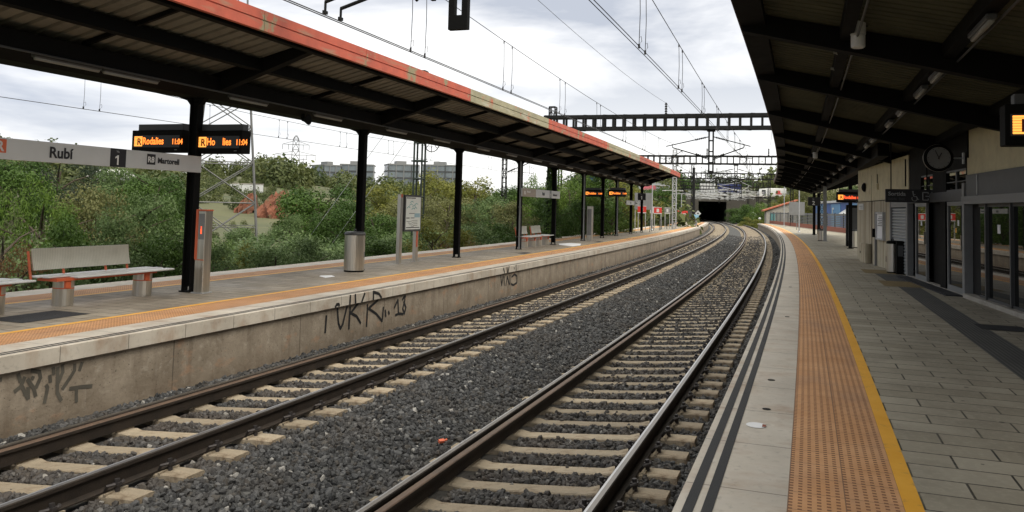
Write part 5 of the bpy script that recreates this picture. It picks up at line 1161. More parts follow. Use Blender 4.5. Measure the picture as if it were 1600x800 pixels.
lamp_post(70.5, -10.9, Z1, 3.9, 'grey lamp post just past the last island canopy post')
lamp_post(88.5, -10.8, Z1, 3.9, 'grey lamp post past the red boards on the island')
lamp_post(104.0, -10.9, Z1, 3.9, 'thin grey lamp post before the red barrier sign')
lamp_post(111.5, 1.85, Z2, 5.6, 'farthest grey lamp post on the main platform, near the hut', .5)
lamp_post(75.7, 1.35, Z2, 4.6, 'tall grey lamp post on the main platform beside the blank dark panel', .4)
board_on_legs(87.0, 1.75, Z2, 1.5, 1.32, 1.5, 'blank dark grey panel on a thick grey leg on the main platform', M_GREY, 1, False, legm=M_GREY, name='information_panel', th=.12)
for k in range(7):
    s = 64.5 + k * 2.1; mb = MB(); mb.tube((0, 0, 0), (0, 0, .95), .025, 6); mb.lathe([(.07, 0), (.07, .015)], 8)
    t = at('railing_post', 'slim bare railing post beyond the island canopy', 'post', s, -10.3 - .13 * (k % 3), Z1, 'slim railing posts on the island'); obj('post', mb, M_DGREY, t); mb = MB(); mb.lathe([(.03, .95), (.03, .965)], 8); obj('cap', mb, M_DGREY, t)
# fence on a brick base behind the main platform
t = thing('slat_fence', 'dark horizontal slat fence on a low brick base behind the main platform', 'fence', W(100, 5, Z2), 0)
FA, FB = W(136, 1.6, 0), W(72, 6.2, 0)
fd = (FB - FA); fl = fd.length; fu = fd / fl; fr = math.atan2(fu.y, fu.x); FM = Matrix.Rotation(fr, 3, 'Z'); fo = FA - Vector((t.location.x, t.location.y, t.location.z))
mb = MB(); mb.box(fo + fd / 2 + Vector((0, 0, Z2 + .22)), (fl, .25, .46), 0, FM); obj('brick_base', mb, M_BRICK, t)
mb = MB()
for k in range(6): mb.box(fo + fd / 2 + Vector((0, 0, Z2 + .55 + k * .17)), (fl, .05, .10), 0, FM)
mb.box(fo + fd / 2 + Vector((0, 0, Z2 + 1.62)), (fl, .06, .22), 0, FM); obj('slats', mb, M_FENCE, t)
for k in range(17):
    mb = MB(); mb.box(fo + fd * (k / 16) + Vector((0, 0, Z2 + 1.0)), (.09, .09, 1.6), 0, FM); obj('post', mb, M_BLK2, t)
FC = W(66, 7.6, 0)
t = thing('slat_fence', 'pale horizontal slat fence panel on brick closing the platform by the black display', 'fence', (FB.x, FB.y, Z2), 0)
fd = FC - FB; fl = fd.length; fr = math.atan2(fd.y, fd.x); FM = Matrix.Rotation(fr, 3, 'Z')
mb = MB(); mb.box(fd / 2 + Vector((0, 0, .25)), (fl, .25, .5), 0, FM); obj('brick_base', mb, M_BRICK, t)
mb = MB()
for k in range(6): mb.box(fd / 2 + Vector((0, 0, .62 + k * .19)), (fl, .05, .13), 0, FM)
obj('slats', mb, M_SHUT, t)
mb = MB(); mb.box(fd / 2 + Vector((0, 0, 1.95)), (fl, .07, .5), 0, FM); obj('top_panel', mb, M_FENCE, t)
# slanted louvre roof on the fence
t = at('louvre_awning', 'slanted row of pale louvre slats above the dark fence', 'awning', 84, 6.6, Z2)
mb = MB()
for k in range(24):
    x = -7 + k * .6; mb.add([(x, .5, 1.75), (x + .34, .5, 1.75), (x + .34 + .3, -.6, 2.5), (x + .3, -.6, 2.5), (x, .5, 1.71), (x + .34, .5, 1.71), (x + .34 + .3, -.6, 2.46), (x + .3, -.6, 2.46)], [(0, 1, 2, 3), (7, 6, 5, 4), (0, 3, 7, 4), (1, 5, 6, 2), (0, 4, 5, 1), (3, 2, 6, 7)])
obj('slats', mb, M_SIGN, t)
for x in (-7, 0, 7):
    mb = MB(); mb.bx((x - .05, -.6, -.8), (x + .05, -.5, 2.45)); mb.tube((x, .5, 1.7), (x, -.55, 2.4), .04, 6); obj('frame', mb, M_BLK2, t)
# long blue hall behind the fence
t = thing('blue_hall', 'long blue clad hall with white roof edge behind the platform fence', 'building', FA, math.atan2((FB - FA).y, (FB - FA).x)); t.location.z = -.3
mb = MB(); mb.bx((24, 2.6, 0), (74, 10, 4.05)); obj('wall', mb, M_BLUE, t)
mb = MB(); mb.bx((23.8, 2.4, 4.05), (74.2, 10.2, 4.3)); obj('roof_edge', mb, M_SIGN, t)
for k in range(5):
    x = 27 + k * 9.4; mb = MB(); mb.bx((x, 2.54, .6), (x + 5.2, 2.6, 3.9)); p = obj('panel', mb, M_LBLUE, t); mb = MB(); mb.bx((x + .8, 2.5, 3.3), (x + 1.7, 2.54, 3.5)); mb.bx((x + .8, 2.5, 2.8), (x + 1.0, 2.54, 3.3)); obj('white_mark', mb, M_SIGN, p)
# hut with red roof at the platform end
t = at('hut', 'small hut with sloping red tiled roof at the far end of the main platform', 'hut', 143, 3.4, Z2 - .3)
mb = MB(); mb.bx((-2, -2.6, 0), (2, 2.1, 2.2)); mb.add([(-2, -2.6, 2.2), (2, -2.6, 2.2), (2, -2.6, 4.0), (-2, -2.6, 4.0), (-2, 2.1, 2.2), (2, 2.1, 2.2)], [(0, 1, 2, 3), (0, 3, 4), (1, 5, 2)]); obj('wall', mb, M_CONC, t)
mb = MB(); mb.add([(-2.3, -2.9, 4.1), (2.3, -2.9, 4.1), (2.3, 2.6, 2.2), (-2.3, 2.6, 2.2), (-2.3, -2.9, 4.3), (2.3, -2.9, 4.3), (2.3, 2.6, 2.42), (-2.3, 2.6, 2.42)], [(0, 1, 2, 3), (4, 7, 6, 5), (0, 4, 5, 1), (1, 5, 6, 2), (2, 6, 7, 3), (3, 7, 4, 0)]); obj('roof', mb, M_ROOFR, t)
mb = MB(); mb.bx((-2.04, .7, .3), (-2, 1.5, 2.0)); obj('door', mb, M_TEAL, t)
for s, d, z, lb in ((205, -8.6, 1.5, 'white diamond signal plate beside the tunnel mouth'), (170, 1.2, 1.6, 'white diamond signal plate among the bushes near the main platform end')):
    t = at('signal_plate', lb, 'sign', s, d, -.2); mb = MB(); mb.tube((0, 0, 0), (0, 0, z + .5), .05, 6); obj('post', mb, M_GALV, t)
    mb = MB(); q = .75; mb.add([(-.06, 0, z - q + .6), (-.06, q, z + .6), (-.06, 0, z + q + .6), (-.06, -q, z + .6), (-.03, 0, z - q + .6), (-.03, q, z + .6), (-.03, 0, z + q + .6), (-.03, -q, z + .6)], [(0, 1, 2, 3), (7, 6, 5, 4), (0, 4, 5, 1), (1, 5, 6, 2), (2, 6, 7, 3), (3, 7, 4, 0)]); pl = obj('plate', mb, M_SIGN, t)
    mb = MB(); mb.add([(-.065, 0, z + .35), (-.065, .25, z + .6), (-.065, 0, z + .85), (-.065, -.25, z + .6)], [(0, 1, 2, 3)]); obj('black_mark', mb, M_INK, pl)
for s, d, lb in ((160, 1.6, 'white track lamp low beside the far main platform end'), (158, 4.2, 'white track lamp under the hut roof side')):
    t = at('track_lamp', lb, 'lamp', s, d, -.2); mb = MB(); mb.tube((0, 0, 0), (0, 0, 1.3), .04, 6); obj('post', mb, M_GALV, t); mb = MB(); mb.lathe([(.05, 1.25), (.26, 1.4), (.28, 1.6), (.05, 1.75)], 10); obj('globe', mb, M_WHITE, t)

# ================================================================== TUNNEL AND OVERPASS
t = at('tunnel_portal', 'grey concrete tunnel mouth swallowing the tracks under the road', 'tunnel', 214, -4.55, -.4)
mb = MB()
TW0, TW1, TH_ = -3.5, 3.5, 5.45
for a, b in (((0, -26, 0), (1, TW0, 6.9)), ((0, TW1, 0), (1, 8.5, 6.9)), ((0, TW0, TH_), (1, TW1, 6.9)), ((0, 14.5, 0), (1, 40, 6.9)), ((0, 8.5, 5.0), (1, 14.5, 6.9))): mb.bx(a, b)
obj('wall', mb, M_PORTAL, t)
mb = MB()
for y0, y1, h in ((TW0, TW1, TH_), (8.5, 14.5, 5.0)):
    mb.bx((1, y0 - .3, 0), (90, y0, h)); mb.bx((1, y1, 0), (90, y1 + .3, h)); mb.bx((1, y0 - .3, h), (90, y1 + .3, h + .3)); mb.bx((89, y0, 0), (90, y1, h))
obj('bore', mb, mat('dark_concrete_lining', (0.022, 0.02, 0.018), .95, var=.4, scale=.4), t)  # near-black concrete colour along the whole bore
mb = MB(); mb.bx((-.25, -26, 6.9), (1.2, 40, 7.2)); obj('coping', mb, M_CONC, t)
for k in range(10):
    pass
mb = MB()
for k in range(45): mb.bx((-.1, -26 + k * 1.48, 7.2), (-.03, -25.93 + k * 1.48, 8.3))
for z in (7.55, 7.9, 8.25): mb.bx((-.09, -26, z), (-.04, 40, z + .05))
obj('railing', mb, M_GALV, t)
# hill over the tunnel
mb = MB(); vs = []; ny, nx = 40, 14
for i in range(nx):
    for j in range(ny):
        y = -70 + j * 4; x = 1.2 + max(0, i - 1) * 9; p = W(214, -4.55, 0); Mr = Matrix.Rotation(ang(214), 3, 'Z'); q = p + Mr @ Vector((x, y, 0))
        base = ground_z(q.x, q.y)
        z = -1.2 if i == 0 else 6.4 + (i > 1) * min(4, (i - 1) * .8) + .5 * math.sin(i * 1.3 + j * .7) * (i > 1)
        e = smooth(-26, -60, y) if y < -26 else smooth(40, 80, y)
        vs.append((q.x, q.y, z * (1 - e) + (base - .5) * e))
mb.add(vs, [(i * ny + j, i * ny + j + 1, (i + 1) * ny + j + 1, (i + 1) * ny + j) for i in range(nx - 1) for j in range(ny - 1) if not (i == 0 and -27 < -70 + j * 4 < 38)])
obj('hill', mb, mat('hill_scrub', (0.07, 0.075, 0.035), .95, var=.4, scale=.2, coord='Object'), kind='structure')
def trailer(y, ln, h, m, label, x=4.5, cab=None):
    t = at('box_trailer', label, 'trailer', 214 + x, -4.55 - y, 6.6)
    mb = MB(); mb.bev((-1.2, -ln / 2, .9), (1.2, ln / 2, .9 + h), .04); obj('box', mb, m, t)
    mb = MB(); mb.bx((-1.0, -ln / 2, .6), (1.0, ln / 2, .9)); obj('chassis', mb, M_BLK2, t)
    for y_ in (-ln / 2 + .9, ln / 2 - 1.8, ln / 2 - .8):
        for x_ in (-1.05, 1.05):
            mb = MB(); mb.tube((x_ - .14, y_, .45), (x_ + .14, y_, .45), .45, 14); w = obj('wheel', mb, M_BLK, t); mb = MB(); mb.tube((x_ - .15, y_, .45), (x_ + .15, y_, .45), .2, 10); obj('rim', mb, M_GALV, w)
    return t
trailer(1.0, 3.9, 2.2, M_SIGN, 'white box trailer parked on the road above the tunnel')
trailer(-4.55, 6.0, 2.2, mat('navy_trailer', (0.02, 0.03, 0.12), .5), 'navy blue box trailer parked on the road above the tunnel')
t = trailer(14.5, 8.6, 2.2, mat('grey_trailer', (0.30, 0.32, 0.33), .5), 'grey box trailer with a pink red panel above the smaller tunnel mouth')
mb = MB(); mb.bx((-1.25, -.2, 1.1), (-1.2, 3.6, 2.4)); obj('pink_panel', mb, mat('pink_panel', (0.52, 0.14, 0.17), .5), t)
# white vehicle on the embankment
TRD = 10.3
wz = 6.35; p = W(218.5, TRD, 0)
t = thing('box_truck', 'white truck with red emblem and dark cab window on the embankment behind the hut', 'truck', (p.x, p.y, wz), ang(218) + .15)
mb = MB(); mb.bev((-1.2, -3.8, .5), (1.2, 1.0, 2.5), .1); obj('box', mb, M_WINK, t)
mb = MB(); pr = [(1.1, .45), (3.0, .45), (3.1, 1.1), (2.5, 2.3), (1.1, 2.45)]; mb.add([(-1.1, y, z) for y, z in pr] + [(1.1, y, z) for y, z in pr], [(0, 1, 2, 3, 4), (9, 8, 7, 6, 5)] + [(i, 5 + i, 5 + (i + 1) % 5, (i + 1) % 5) for i in range(5)]); cb = obj('cab', mb, M_WINK, t)
mb = MB(); mb.bx((-1.13, 1.5, 1.0), (-1.1, 2.5, 2.0)); obj('window', mb, M_INK, cb)
mb = MB(); mb.bx((-1.24, -2.6, .9), (-1.2, -1.0, 1.2)); mb.bx((-1.24, -2.2, 1.2), (-1.2, -1.4, 1.9)); obj('red_emblem', mb, M_REDS, t)
for y in (-2.8, 1.9):
    for x in (-1.0, 1.0): mb = MB(); mb.tube((x - .15, y, .45), (x + .15, y, .45), .45, 14); w = obj('wheel', mb, M_BLK, t); mb = MB(); mb.tube((x - .16, y, .45), (x + .16, y, .45), .2, 10); obj('rim', mb, M_GALV, w)

# ================================================================== VEGETATION
def leaf_mat(name, dark, light, rough=.6, trans=.25):
    m = bpy.data.materials.new(name); m.use_nodes = True; t = m.node_tree; N = t.nodes; l = t.links.new; b = N['Principled BSDF']; b.inputs['Roughness'].default_value = rough; b.inputs['Specular IOR Level'].default_value = .25
    a = N.new('ShaderNodeAttribute'); a.attribute_name = 'tint'; c = nmix(N, l, a.outputs['Fac'], dark, light)
    l(c, b.inputs['Base Color'])
    tr = N.new('ShaderNodeBsdfTranslucent'); l(c, tr.inputs[0]); mx = N.new('ShaderNodeMixShader'); mx.inputs[0].default_value = trans
    l(b.outputs[0], mx.inputs[1]); l(tr.outputs[0], mx.inputs[2]); l(mx.outputs[0], N['Material Output'].inputs[0])
    return m
def leaves_mesh(name, P, Nn, size, tint, m, aspect=.55, up=.0):
    "one small folded quad per leaf"
    n = len(P); r = rng.normal(size=(n, 3)); r[:, 2] += up
    t = np.cross(Nn, r); t /= np.linalg.norm(t, axis=1, keepdims=True) + 1e-9; b = np.cross(Nn, t)
    sz = size[:, None]; V = np.empty((n, 4, 3)); V[:, 0] = P - b * sz * .5; V[:, 1] = P + t * sz * aspect * .5; V[:, 2] = P + b * sz * .5 + Nn * sz * .12; V[:, 3] = P - t * sz * aspect * .5
    me = bpy.data.meshes.new(name); me.vertices.add(n * 4); me.vertices.foreach_set('co', V.astype(np.float32).ravel())
    me.loops.add(n * 4); me.loops.foreach_set('vertex_index', np.arange(n * 4, dtype=np.int32)); me.polygons.add(n); me.polygons.foreach_set('loop_start', np.arange(0, n * 4, 4, dtype=np.int32))
    a = me.attributes.new('tint', 'FLOAT', 'POINT'); a.data.foreach_set('value', np.repeat(np.clip(tint, 0, 1), 4).astype(np.float32))
    me.materials.append(m); me.update(calc_edges=True)
    return me
def unit(v): return v / (np.linalg.norm(v, axis=1, keepdims=True) + 1e-9)
def crown_mesh(name, m, clumps, leaves, size, cr=(.2, .36), aspect=.55, up=0.0, lift=0.0, stretch=1.0):
    "crown filling roughly a unit ball: leaf clumps of uneven size with gaps between"
    u = unit(rng.normal(size=(clumps, 3))); rad = .35 + .6 * rng.random(clumps) ** .5; c = u * rad[:, None]; c[:, 2] = np.where(c[:, 2] < -.55, -.55, c[:, 2])
    r = rng.uniform(*cr, clumps); ct = np.clip(rng.normal(.45, .22, clumps), 0, 1)
    k = rng.choice(clumps, leaves, p=r ** 2 / (r ** 2).sum())
    d = unit(rng.normal(size=(leaves, 3))); d[:, 2] = np.where(rng.random(leaves) < .6, np.abs(d[:, 2]), d[:, 2])
    rr = r[k] * (.45 + .6 * rng.random(leaves)); rr *= np.where(rng.random(leaves) < .12, 1.3, 1)
    P = c[k] + d * rr[:, None] * np.array([1, 1, stretch]); P[:, 2] += lift
    Nn = unit(d * .8 + rng.normal(size=(leaves, 3)) * .55 + np.array([0, 0, .25]))
    return leaves_mesh(name, P, Nn, size * rng.uniform(.6, 1.35, leaves), ct[k] * .75 + rng.random(leaves) * .3, m, aspect, up)
K = {}
def kind(key, mt, n=2, **k): K[key] = [crown_mesh('crown', mt, **k) for _ in range(n)]
kind('dark', leaf_mat('dark_green_leaves', (0.026, 0.060, 0.010), (0.073, 0.133, 0.022)), clumps=46, leaves=13500, size=.060)
kind('fresh', leaf_mat('fresh_green_leaves', (0.056, 0.110, 0.014), (0.133, 0.211, 0.031)), clumps=60, leaves=14000, size=.066, aspect=.3, up=1.6, cr=(.14, .3), stretch=1.5)
kind('olive', leaf_mat('olive_brown_leaves', (0.090, 0.100, 0.03), (0.181, 0.185, 0.073)), clumps=54, leaves=13500, size=.05, cr=(.16, .3))
kind('grey', leaf_mat('grey_green_leaves', (0.050, 0.092, 0.028), (0.133, 0.194, 0.069)), clumps=54, leaves=14000, size=.053, cr=(.16, .32))
kind('yellow', leaf_mat('yellow_green_leaves', (0.090, 0.110, 0.016), (0.215, 0.211, 0.043)), clumps=50, leaves=9000, size=.075, cr=(.16, .32), aspect=.4, up=.8)
kind('pine', leaf_mat('dark_pine_needles', (0.016, 0.030, 0.015), (0.039, 0.057, 0.028)), clumps=34, leaves=7000, size=.085, aspect=.25)
kind('rust', leaf_mat('rusty_dry_leaves', (0.13, 0.062, 0.022), (0.224, 0.129, 0.052)), n=1, clumps=40, leaves=6000, size=.07, aspect=.3, up=1.2)
kind('dry', leaf_mat('bare_brown_twigs', (0.07, 0.06, 0.045), (0.129, 0.112, 0.086)), n=1, clumps=40, leaves=5000, size=.12, aspect=.06, up=1.0)
TRK = []
for v in range(3):
    mb = MB(); pr = [(.075, 0), (.05, .12), (.042, .4), (.03, .75), (.012, 1.25)]
    pts = [Vector((.05 * math.sin(z * 3 + v) * z, .05 * math.cos(z * 2.3 + v * 2) * z, z)) for _, z in pr]
    for (p, r0), (q, r1) in zip([(pts[i], pr[i][0]) for i in range(4)], [(pts[i + 1], pr[i + 1][0]) for i in range(4)]): mb.tube(p, q, r0, 7, r1, caps=False)
    for k in range(7):
        a = k * 2.4 + v; z = .45 + .1 * k; p = Vector((.03 * math.sin(z * 3), 0, z)); q = p + Vector((math.cos(a) * .55, math.sin(a) * .55, .35)); mb.tube(p, p + (q - p) * .5 + Vector((0, 0, .06)), .022, 5, .014, caps=False); mb.tube(p + (q - p) * .5 + Vector((0, 0, .06)), q, .014, 5, .005, caps=False)
    TRK.append(mb.mesh('trunk', M_BARK))
CO = Vector((0, 0, HP + EYE)); FPX = 1260.67
def ray_at(px, py, dist):
    d = _f + _r2 * ((px - 800) / FPX) - _u2 * ((py - 248.08) / FPX); return CO + d * (dist / d.y)
NT = [0]
def plant(label, cat, x, y, z0, ztop, r, k, trunk=0.0, group=None, name=None, depth=1.0):
    NT[0] += 1; i = NT[0]
    t = thing(name or ('bush' if cat == 'bush' else 'tree'), label, cat, (x, y, z0), random.uniform(0, 6.28), group)
    h = ztop - z0; zc0 = z0 + h * trunk; ch = (ztop - zc0)
    c = mobj('crown', K[k][i % len(K[k])], t); hz = ch / 1.62; c.location = (0, 0, h * trunk + .62 * hz); c.scale = (r, r * depth, hz)
    tr = mobj('trunk', TRK[i % 3], t); sc = (h * trunk + ch * .75) / 1.25; tr.scale = (sc * 1.1, sc * 1.1, sc)
    return t
BUSH = [  # px, top y, distance, width px, kind, where
    (26, 388, 17.5, 110, 'rust', 'low rusty flowering bush beside the frame edge bench'),
    (84, 396, 18.0, 90, 'grey', 'low grey green bush peeping over the bench seat'),
    (8, 330, 20, 70, 'dry', 'bare brown twiggy bush beside the pale fresh shrub'),
    (68, 286, 23, 120, 'fresh', 'tall fresh green feathery shrub under the Rubí board'),
    (148, 296, 25, 130, 'olive', 'wide olive brown bush above the perforated bench back'),
    (216, 292, 27, 130, 'grey', 'grey green bush behind the bench end and help point'),
    (175, 345, 20, 130, 'grey', 'broad leafy bush just over the perforated bench back'),
    (110, 352, 19.5, 110, 'dark', 'dark leafy bush low behind the perforated bench back'),
    (255, 352, 21, 120, 'dark', 'dark leafy bush between the bench and the first post'),
    (262, 318, 30, 90, 'dark', 'dark bush just short of the first post, below the name board end'),
    (336, 372, 26, 80, 'fresh', 'fresh green bush right beside the help point top'),
    (376, 386, 24, 80, 'yellow', 'yellow green bush at the foot of the near pylon leg'),
    (332, 388, 21, 100, 'grey', 'low bush past the help point at platform level'),
    (432, 380, 21.5, 110, 'grey', 'grassy grey bush left of the second post bin'.replace('left of', 'before')),
    (488, 376, 21, 120, 'grey', 'spreading bramble bush beside the second post bin'),
    (378, 352, 40, 80, 'grey', 'silvery bush inside the near pylon legs'),
    (452, 340, 40, 60, 'grey', 'grey willow bush between pylon and the dense dark tree'),
    (598, 376, 23, 120, 'dark', 'dark bramble bush between bin and map board'),
    (640, 384, 24, 110, 'yellow', 'yellowish weedy bush seen under the map board'),
    (680, 345, 27, 110, 'yellow', 'yellow green bush beside the map board frame'),
    (735, 358, 29, 110, 'grey', 'dense round bush between third and fourth posts'),
    (775, 352, 34, 90, 'dark', 'dark bush before the fourth post'),
    (718, 372, 27, 100, 'rust', 'rusty tinted low bush past the third post'),
    (818, 345, 38, 80, 'olive', 'brownish bush just above the first twin bench'),
    (852, 352, 40, 70, 'grey', 'low bush above the second twin bench'),
    (898, 362, 44, 70, 'yellow', 'straw coloured weeds bush between ivy mast and pale cabinet'),
    (1000, 343, 78, 50, 'rust', 'rust orange bush by the first red board'),
    (1042, 340, 92, 60, 'rust', 'rust orange bush by the red barrier sign'),
]
TREES = [
    (15, 236, 52, 130, 'dark', 'tall dark tree behind the frame edge end of the name board'),
    (92, 240, 60, 150, 'pine', 'broad dark pine mass below the Rubí lettering'),
    (150, 262, 66, 110, 'pine', 'dark pine under the number one panel of the board'),
    (196, 258, 60, 110, 'grey', 'grey green tree under the R8 panel of the board'),
    (245, 266, 56, 110, 'dark', 'dark round tree below the Martorell lettering'),
    (268, 292, 66, 70, 'dark', 'small dark tree between name board end and pylon'),
    (500, 282, 48, 140, 'dark', 'dense dark green tree beside the second post'),
    (540, 318, 40, 100, 'dark', 'lower dark tree hugging the second post'),
    (478, 325, 42, 60, 'dark', 'small dark tree at the edge of the red earth slope'),
    (600, 292, 62, 110, 'yellow', 'olive yellow tree between second post and map board'),
    (585, 325, 44, 100, 'dark', 'leaning dark tree behind the guy wires'),
    (640, 305, 52, 100, 'olive', 'olive tree behind the tension mast'),
    (672, 272, 74, 100, 'yellow', 'yellowing round tree right behind the tension wheel mast'),
    (700, 298, 58, 100, 'olive', 'olive toned tree behind the third post'),
    (742, 282, 70, 110, 'yellow', 'yellow green tree between third and fourth posts'),
    (768, 302, 56, 100, 'grey', 'grey willow tree before the fourth post'),
    (815, 282, 64, 90, 'dark', 'green tree above the second name board panel'),
    (845, 278, 60, 90, 'fresh', 'fresh green tree above the second name board end'),
    (800, 318, 48, 90, 'olive', 'brownish tree under the second name board'),
    (855, 312, 50, 80, 'dark', 'dark tree behind the ivy mast foot'),
    (893, 272, 62, 80, 'fresh', 'tall fresh tree between ivy mast and pale cabinet'),
    (930, 266, 74, 90, 'dark', 'tall green tree above the far departure displays'),
    (915, 305, 54, 80, 'dark', 'dark green tree below the far departure displays'),
    (955, 318, 62, 70, 'fresh', 'green tree between two far departure display posts'),
    (968, 282, 88, 80, 'yellow', 'yellowish tree beyond the far displays'),
    (1000, 300, 100, 70, 'yellow', 'yellow tree behind the black number one sign'),
    (1030, 288, 150, 70, 'dark', 'dark tree over the red boards'),
    (1065, 276, 220, 70, 'dark', 'dark tree crown over the grey trailer'),
]
for (px, yt, D, w, k, lb) in BUSH:
    for _ in range(60):
        p = ray_at(px, yt, D); r_ = w / 2 * D / FPX * 1.12; s_, d_ = SD(p.x, p.y)
        if d_ < -(13.3 + r_ * .95): break
        D += .35
    z0 = ground_z(p.x, p.y) - .05; plant(lb, 'bush', p.x, p.y, z0, p.z, w / 2 * D / FPX * 1.12, k, 0, 'bushes behind the island platform')
for (px, yt, D, w, k, lb) in TREES:
    p = ray_at(px, yt, D); z0 = ground_z(p.x, p.y) - .05; plant(lb, 'tree', p.x, p.y, z0, p.z, w / 2 * D / FPX * 1.12, k, .16 if p.z - z0 > 5 else .06, 'trees behind the island platform')
HILLT = [  # trees over the tunnel and on the embankment by the building
    (1120, 268, 275, 75, 'pine', 'big dark pine over the tunnel mouth, between the gantries'), (1100, 276, 270, 50, 'pine', 'dark pine beside the big pine over the tunnel'), (1148, 276, 275, 50, 'pine', 'dark pine over the navy trailer'),
    (1172, 284, 272, 42, 'dark', 'pointed dark tree over the tunnel wing wall'), (1190, 288, 262, 46, 'dark', 'round dark tree past the tunnel wing wall'), (1160, 292, 266, 40, 'dark', 'small dark tree between the two trailers and the pointed tree'),
    (1208, 284, 245, 46, 'pine', 'dark umbrella tree above the white truck'), (1232, 288, 240, 60, 'pine', 'dark tree rising behind the white truck'),
    (1240, 300, 150, 46, 'yellow', 'yellow green tree in front of the white truck cab'), (1216, 318, 140, 40, 'yellow', 'yellow green bush in front of the hut roof'), (1262, 292, 150, 50, 'olive', 'olive tree behind the blank dark panel'), (1300, 292, 140, 60, 'olive', 'olive tree behind the grey canopy post'), (1330, 296, 130, 50, 'grey', 'grey tree behind the red orange display'),
    (1170, 322, 175, 50, 'dark', 'dark bush covering the tunnel wing wall'), (1152, 322, 195, 34, 'dark', 'dark ivy like bush at the tunnel mouth edge'), (1190, 318, 160, 44, 'fresh', 'fresh green bush by the hut'), (1205, 332, 150, 30, 'dark', 'dark bush against the hut wall'), (1172, 340, 150, 34, 'yellow', 'bright yellow bush at the very end of the main platform'),
]
for (px, yt, D, w, k, lb) in HILLT:
    p = ray_at(px, yt, D); s, d = SD(p.x, p.y); z0 = ground_z(p.x, p.y) - .1
    if 213 < s and -45 < d < 30: z0 = 6.8
    if p.z - z0 < 1.2: z0 = p.z - 1.6
    plant(lb, 'tree' if p.z - z0 > 3 else 'bush', p.x, p.y, z0, p.z, w / 2 * D / FPX * 1.1, k, .1, 'trees at the far end of the line')
# ivy on the gantry mast
n = 5200; zz = rng.random(n) ** 1.25 * 5.4; rr = (.62 * (1 - zz / 6.2) + .16) * rng.random(n) ** .5; aa = rng.uniform(0, 6.28, n)
P = np.column_stack([rr * np.cos(aa), rr * np.sin(aa), zz]); Nn = unit(np.column_stack([np.cos(aa), np.sin(aa), .4 + 0 * aa]) + rng.normal(size=(n, 3)) * .4)
t = at('ivy_plant', 'dark ivy climbing the gantry mast next to the twin benches', 'ivy', 44.7, -13.2, -.5)
mobj('foliage', leaves_mesh('foliage', P, Nn, rng.uniform(.07, .16, n), rng.random(n), K['dark'][0].materials[0], .8), t)
mb = MB(); mb.path([(.1, .05, 0), (.14, .1, 1.5), (.1, .12, 3), (.08, .05, 4.6)], .03, 6); obj('stem', mb, M_BARK, t)
# brambles and weeds along the back of the island (uncountable)
def undergrowth():
    n = 60000; s = rng.uniform(0, 66, n); d = -rng.uniform(15.1, 20.5, n); d = np.where(s > 40, d - 2.4, d)
    hgt = .55 + .75 * (.5 + .5 * np.sin(s * 1.7 + np.sin(d * 2.1) * 1.4)) * (.5 + .5 * np.sin(s * .53 + d)) + .35 * rng.random(n)
    z = -.6 + (hgt + .35) * rng.random(n) ** .45
    a = s / RAD; v = np.cos(a)[:, None] * N0 + np.sin(a)[:, None] * T0; q = CEN + v * (RAD + d)[:, None]
    P = np.column_stack([q, z]); Nn = unit(rng.normal(size=(n, 3)) * .6 + np.array([.2, -.4, .8]))
    tint = .35 + .3 * np.sin(s * .9 + d * .6) + .3 * rng.random(n)
    o = mobj('undergrowth', leaves_mesh('undergrowth', P, Nn, rng.uniform(.07, .19, n), tint, K['grey'][0].materials[0], .5, .6)); tag(o, 'tangled brambles and weeds along the back of the island platform', 'undergrowth', kind='stuff')
undergrowth()
# far woods on the ridge and scrub over the slope (reads as one mass)
def woods():
    cs = []
    def add(n, px0, px1, d0, d1, h0, h1, gap=None):
        for _ in range(n):
            px = random.uniform(px0, px1); D = random.uniform(d0, d1); p = ray_at(px, 300, D)
            if gap and gap(px, D): continue
            s_, d_ = SD(p.x, p.y)
            cs.append((p.x, p.y, 7.4 if (213 < s_ < 320 and -42 < d_ < 30) else ground_z(p.x, p.y), random.uniform(h0, h1), random.random()))
    add(90, -60, 560, 330, 420, 5, 9); add(40, 400, 500, 240, 300, 6, 9, lambda px, D: px > 482); add(110, 520, 1060, 230, 380, 4, 8); add(60, -60, 290, 90, 220, 3, 6); add(80, 470, 700, 70, 160, 1.2, 2.6); add(120, 560, 1060, 90, 220, 3, 5.5)
    add(60, 1190, 1420, 170, 320, 4, 8); add(26, 1040, 1190, 290, 360, 5, 9); add(25, 300, 470, 60, 100, .4, .9); add(150, 300, 480, 122, 270, .8, 2.4)
    Ps, Ns, Ss, Ts = [], [], [], []
    for x, y, z, h, tn in cs:
        n = 320; d = unit(rng.normal(size=(n, 3))); d[:, 2] = np.abs(d[:, 2]); lump = 1 + .25 * np.sin(d[:, 0] * 5 + tn * 20) * np.sin(d[:, 1] * 5 + tn * 9)
        Ps.append(np.array([x, y, z]) + d * lump[:, None] * rng.uniform(.6, 1.05, n)[:, None] * np.array([h * .62, h * .62, h])); Ns.append(unit(d + rng.normal(size=(n, 3)) * .5)); Ss.append(rng.uniform(.12, .24, n) * h * .8); Ts.append(np.clip(tn * .6 + rng.random(n) * .4, 0, 1))
    o = mobj('woods', leaves_mesh('woods', np.vstack(Ps), np.vstack(Ns), np.concatenate(Ss), np.concatenate(Ts), leaf_mat('distant_leaves', (0.034, 0.058, 0.018), (0.125, 0.140, 0.045)), .8)); tag(o, 'distant woods and scrub covering the hills', 'woods', kind='stuff')
woods()

